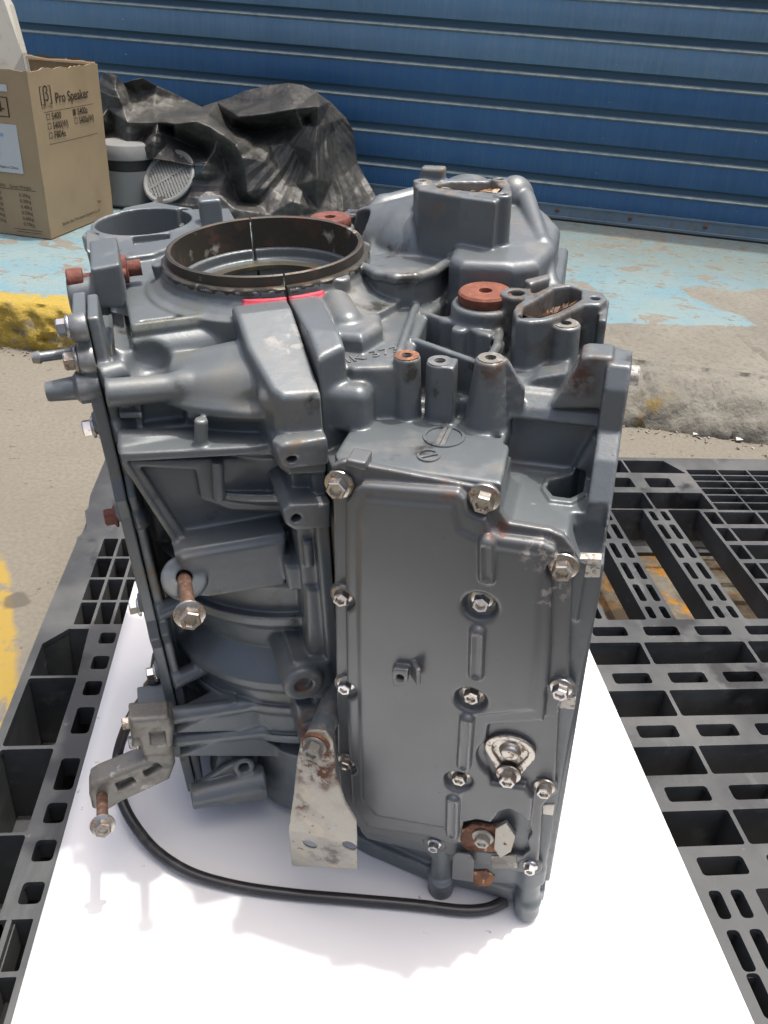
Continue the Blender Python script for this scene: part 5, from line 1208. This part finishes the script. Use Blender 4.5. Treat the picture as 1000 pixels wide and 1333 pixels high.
# ------------------------------------------------------------------ tarpaulin
TP = [(122, 125, 4.42), (128, 150, 4.40), (126, 175, 4.36), (130, 192, 4.30), (133, 96, 4.40), (142, 94, 4.34), (151, 98, 4.30), (160, 108, 4.36), (172, 104, 4.30), (186, 101, 4.34), (205, 112, 4.38), (225, 121, 4.42), (245, 131, 4.46), (263, 139, 4.48), (282, 133, 4.46), (300, 127, 4.42), (320, 118, 4.38), (345, 112, 4.36), (375, 108, 4.34), (395, 111, 4.32), (412, 120, 4.30), (430, 133, 4.34), (450, 153, 4.38), (460, 172, 4.40), (463, 195, 4.38), (465, 212, 4.34), (474, 230, 4.28), (485, 248, 4.22), (494, 266, 4.18), (496, 296, 4.14),
      (450, 298, 4.02), (400, 298, 3.98), (350, 300, 3.94), (300, 300, 3.92), (262, 296, 3.92), (235, 282, 3.93), (205, 272, 3.95), (192, 268, 3.97), (206, 258, 4.0), (226, 248, 4.0), (248, 235, 3.98), (262, 222, 3.96), (268, 212, 3.98), (250, 216, 4.02), (225, 211, 4.06), (200, 207, 4.10), (165, 197, 4.16),
      (150, 115, 4.26), (160, 140, 4.24), (140, 140, 4.30), (180, 125, 4.40), (200, 140, 4.32), (225, 140, 4.36),
      (130, 154, 4.22), (165, 160, 4.16), (205, 160, 4.14), (240, 152, 4.16), (270, 150, 4.16), (310, 152, 4.14), (350, 148, 4.12), (385, 142, 4.10), (416, 138, 4.06),
      (150, 172, 4.34), (190, 178, 4.24), (225, 165, 4.30), (300, 165, 4.40), (335, 172, 4.38), (375, 165, 4.30), (400, 157, 4.22), (350, 130, 4.26), (310, 138, 4.34),
      (150, 186, 4.20), (190, 192, 4.12), (203, 172, 4.10), (228, 162, 4.04), (255, 157, 4.00), (275, 165, 3.98), (292, 176, 3.97), (308, 188, 3.97), (316, 205, 4.00), (320, 228, 3.99), (322, 250, 3.97), (306, 272, 3.93),
      (228, 178, 4.20), (250, 190, 4.22), (272, 200, 4.16), (262, 205, 4.08), (282, 182, 4.02), (278, 198, 4.00), (290, 205, 4.10), (296, 225, 4.08), (305, 245, 4.08), (285, 250, 3.99), (270, 240, 3.98), (255, 262, 3.94), (312, 262, 4.06),
      (330, 195, 4.12), (345, 210, 4.05), (352, 190, 4.16), (375, 185, 4.16), (395, 165, 4.12), (365, 225, 4.12), (350, 245, 4.05), (335, 265, 4.06), (414, 165, 4.08), (412, 200, 4.05), (414, 234, 4.00), (395, 215, 4.14), (385, 240, 4.10), (380, 262, 3.98), (350, 280, 3.95), (425, 180, 4.18), (440, 200, 4.22), (432, 235, 4.12), (450, 225, 4.20), (460, 250, 4.14), (440, 270, 4.06), (415, 275, 4.04), (400, 280, 4.03)]
pts2 = [Vector((x, y)) for x, y, _ in TP]
from mathutils.geometry import delaunay_2d_cdt
nb = 47
r_ = delaunay_2d_cdt(pts2, [], [list(range(4))[::-1]*0+[3, 2, 1, 0]+list(range(4, nb))], 1, .01)
P3 = []
for k, (p_, ids) in enumerate(zip(r_[0], r_[3])): P3.append(ony(p_[0], p_[1], TP[ids[0]][2] if ids else 4.1))
def subdiv(V, T):
    V = [np.array(v_) for v_ in V]; E_ = {}; out = []
    def mid(a, b):
        k = (min(a, b), max(a, b))
        if k not in E_: E_[k] = len(V); V.append((V[a]+V[b])/2)
        return E_[k]
    for a, b, c in T:
        ab, bc, ca = mid(a, b), mid(b, c), mid(c, a); out += [(a, ab, ca), (ab, b, bc), (ca, bc, c), (ab, bc, ca)]
    return V, out
T3 = []
for f in r_[2]:
    for i in range(1, len(f)-1): T3.append((f[0], f[i], f[i+1]))
Vt = P3
for it in range(5):
    Vt, T3 = subdiv(Vt, T3)
    nbv = [[] for _ in Vt]; ed = {}
    for a, b, c in T3:
        for p_, q in ((a, b), (b, c), (c, a)): nbv[p_].append(q); nbv[q].append(p_); k = (min(p_, q), max(p_, q)); ed[k] = ed.get(k, 0)+1
    bset = {i for k, c in ed.items() if c == 1 for i in k}
    lam = (.14, .22, .28, .30, .30)[it]; Vt = [v_ if i in bset else v_*(1-lam)+np.mean([Vt[j] for j in nbv[i]], 0)*lam for i, v_ in enumerate(Vt)]
Vt = np.array(Vt)
AP = ony(418, 138, 4.06)
def tri_(t): t = t-math.floor(t); return 1-abs(2*t-1)
def fold(q):
    dx, dz = q[0]-AP[0], AP[2]-q[2]; r = math.hypot(dx, dz); th = math.atan2(dx, max(dz, .001)); n_ = fbm(q[0]*3, q[2]*3, 1.0, 2)
    right = min(max((q[0]+.42)/.15, 0), 1)
    a = .020*min(r/.25, 1)*(tri_(th*2.6+.35*n_)**1.6-.4)+.006*min(r/.2, 1)*(tri_(th*8+1.1*n_)-.5)
    b_ = .016*(tri_(q[2]*6.5+q[0]*1.6+.6*n_)**1.5-.4)+.006*(tri_(q[2]*19+q[0]*4+.9*n_)-.5)
    return np.array([.1, -1, .25])*(a*right+b_*(1-right))
for i, v_ in enumerate(Vt):
    n1 = mnoise.ridged_multi_fractal(Vector((v_[0]*5, v_[1]*3, v_[2]*5)), 1.0, 2.0, 3, 1.0, 2.0); n2 = fbm(v_[0]*14, v_[1]*9, v_[2]*14, 3)
    Vt[i] = v_+np.array([.25, -1, .3])*(.0035*n2)+fold(v_); Vt[i][2] = max(Vt[i][2], .156)
tc_ = np.array([-.1, 4.1, .155])
tp = mesh_obj('tarpaulin', Vt-tc_, T3, m_tarp, None, True); tp.location = tc_; md = tp.modifiers.new('thickness', 'SOLIDIFY'); md.thickness = .0015; md.offset = -1
tag(tp, 'crumpled dusty black plastic tarpaulin heaped in front of the blue shutter', 'tarpaulin')
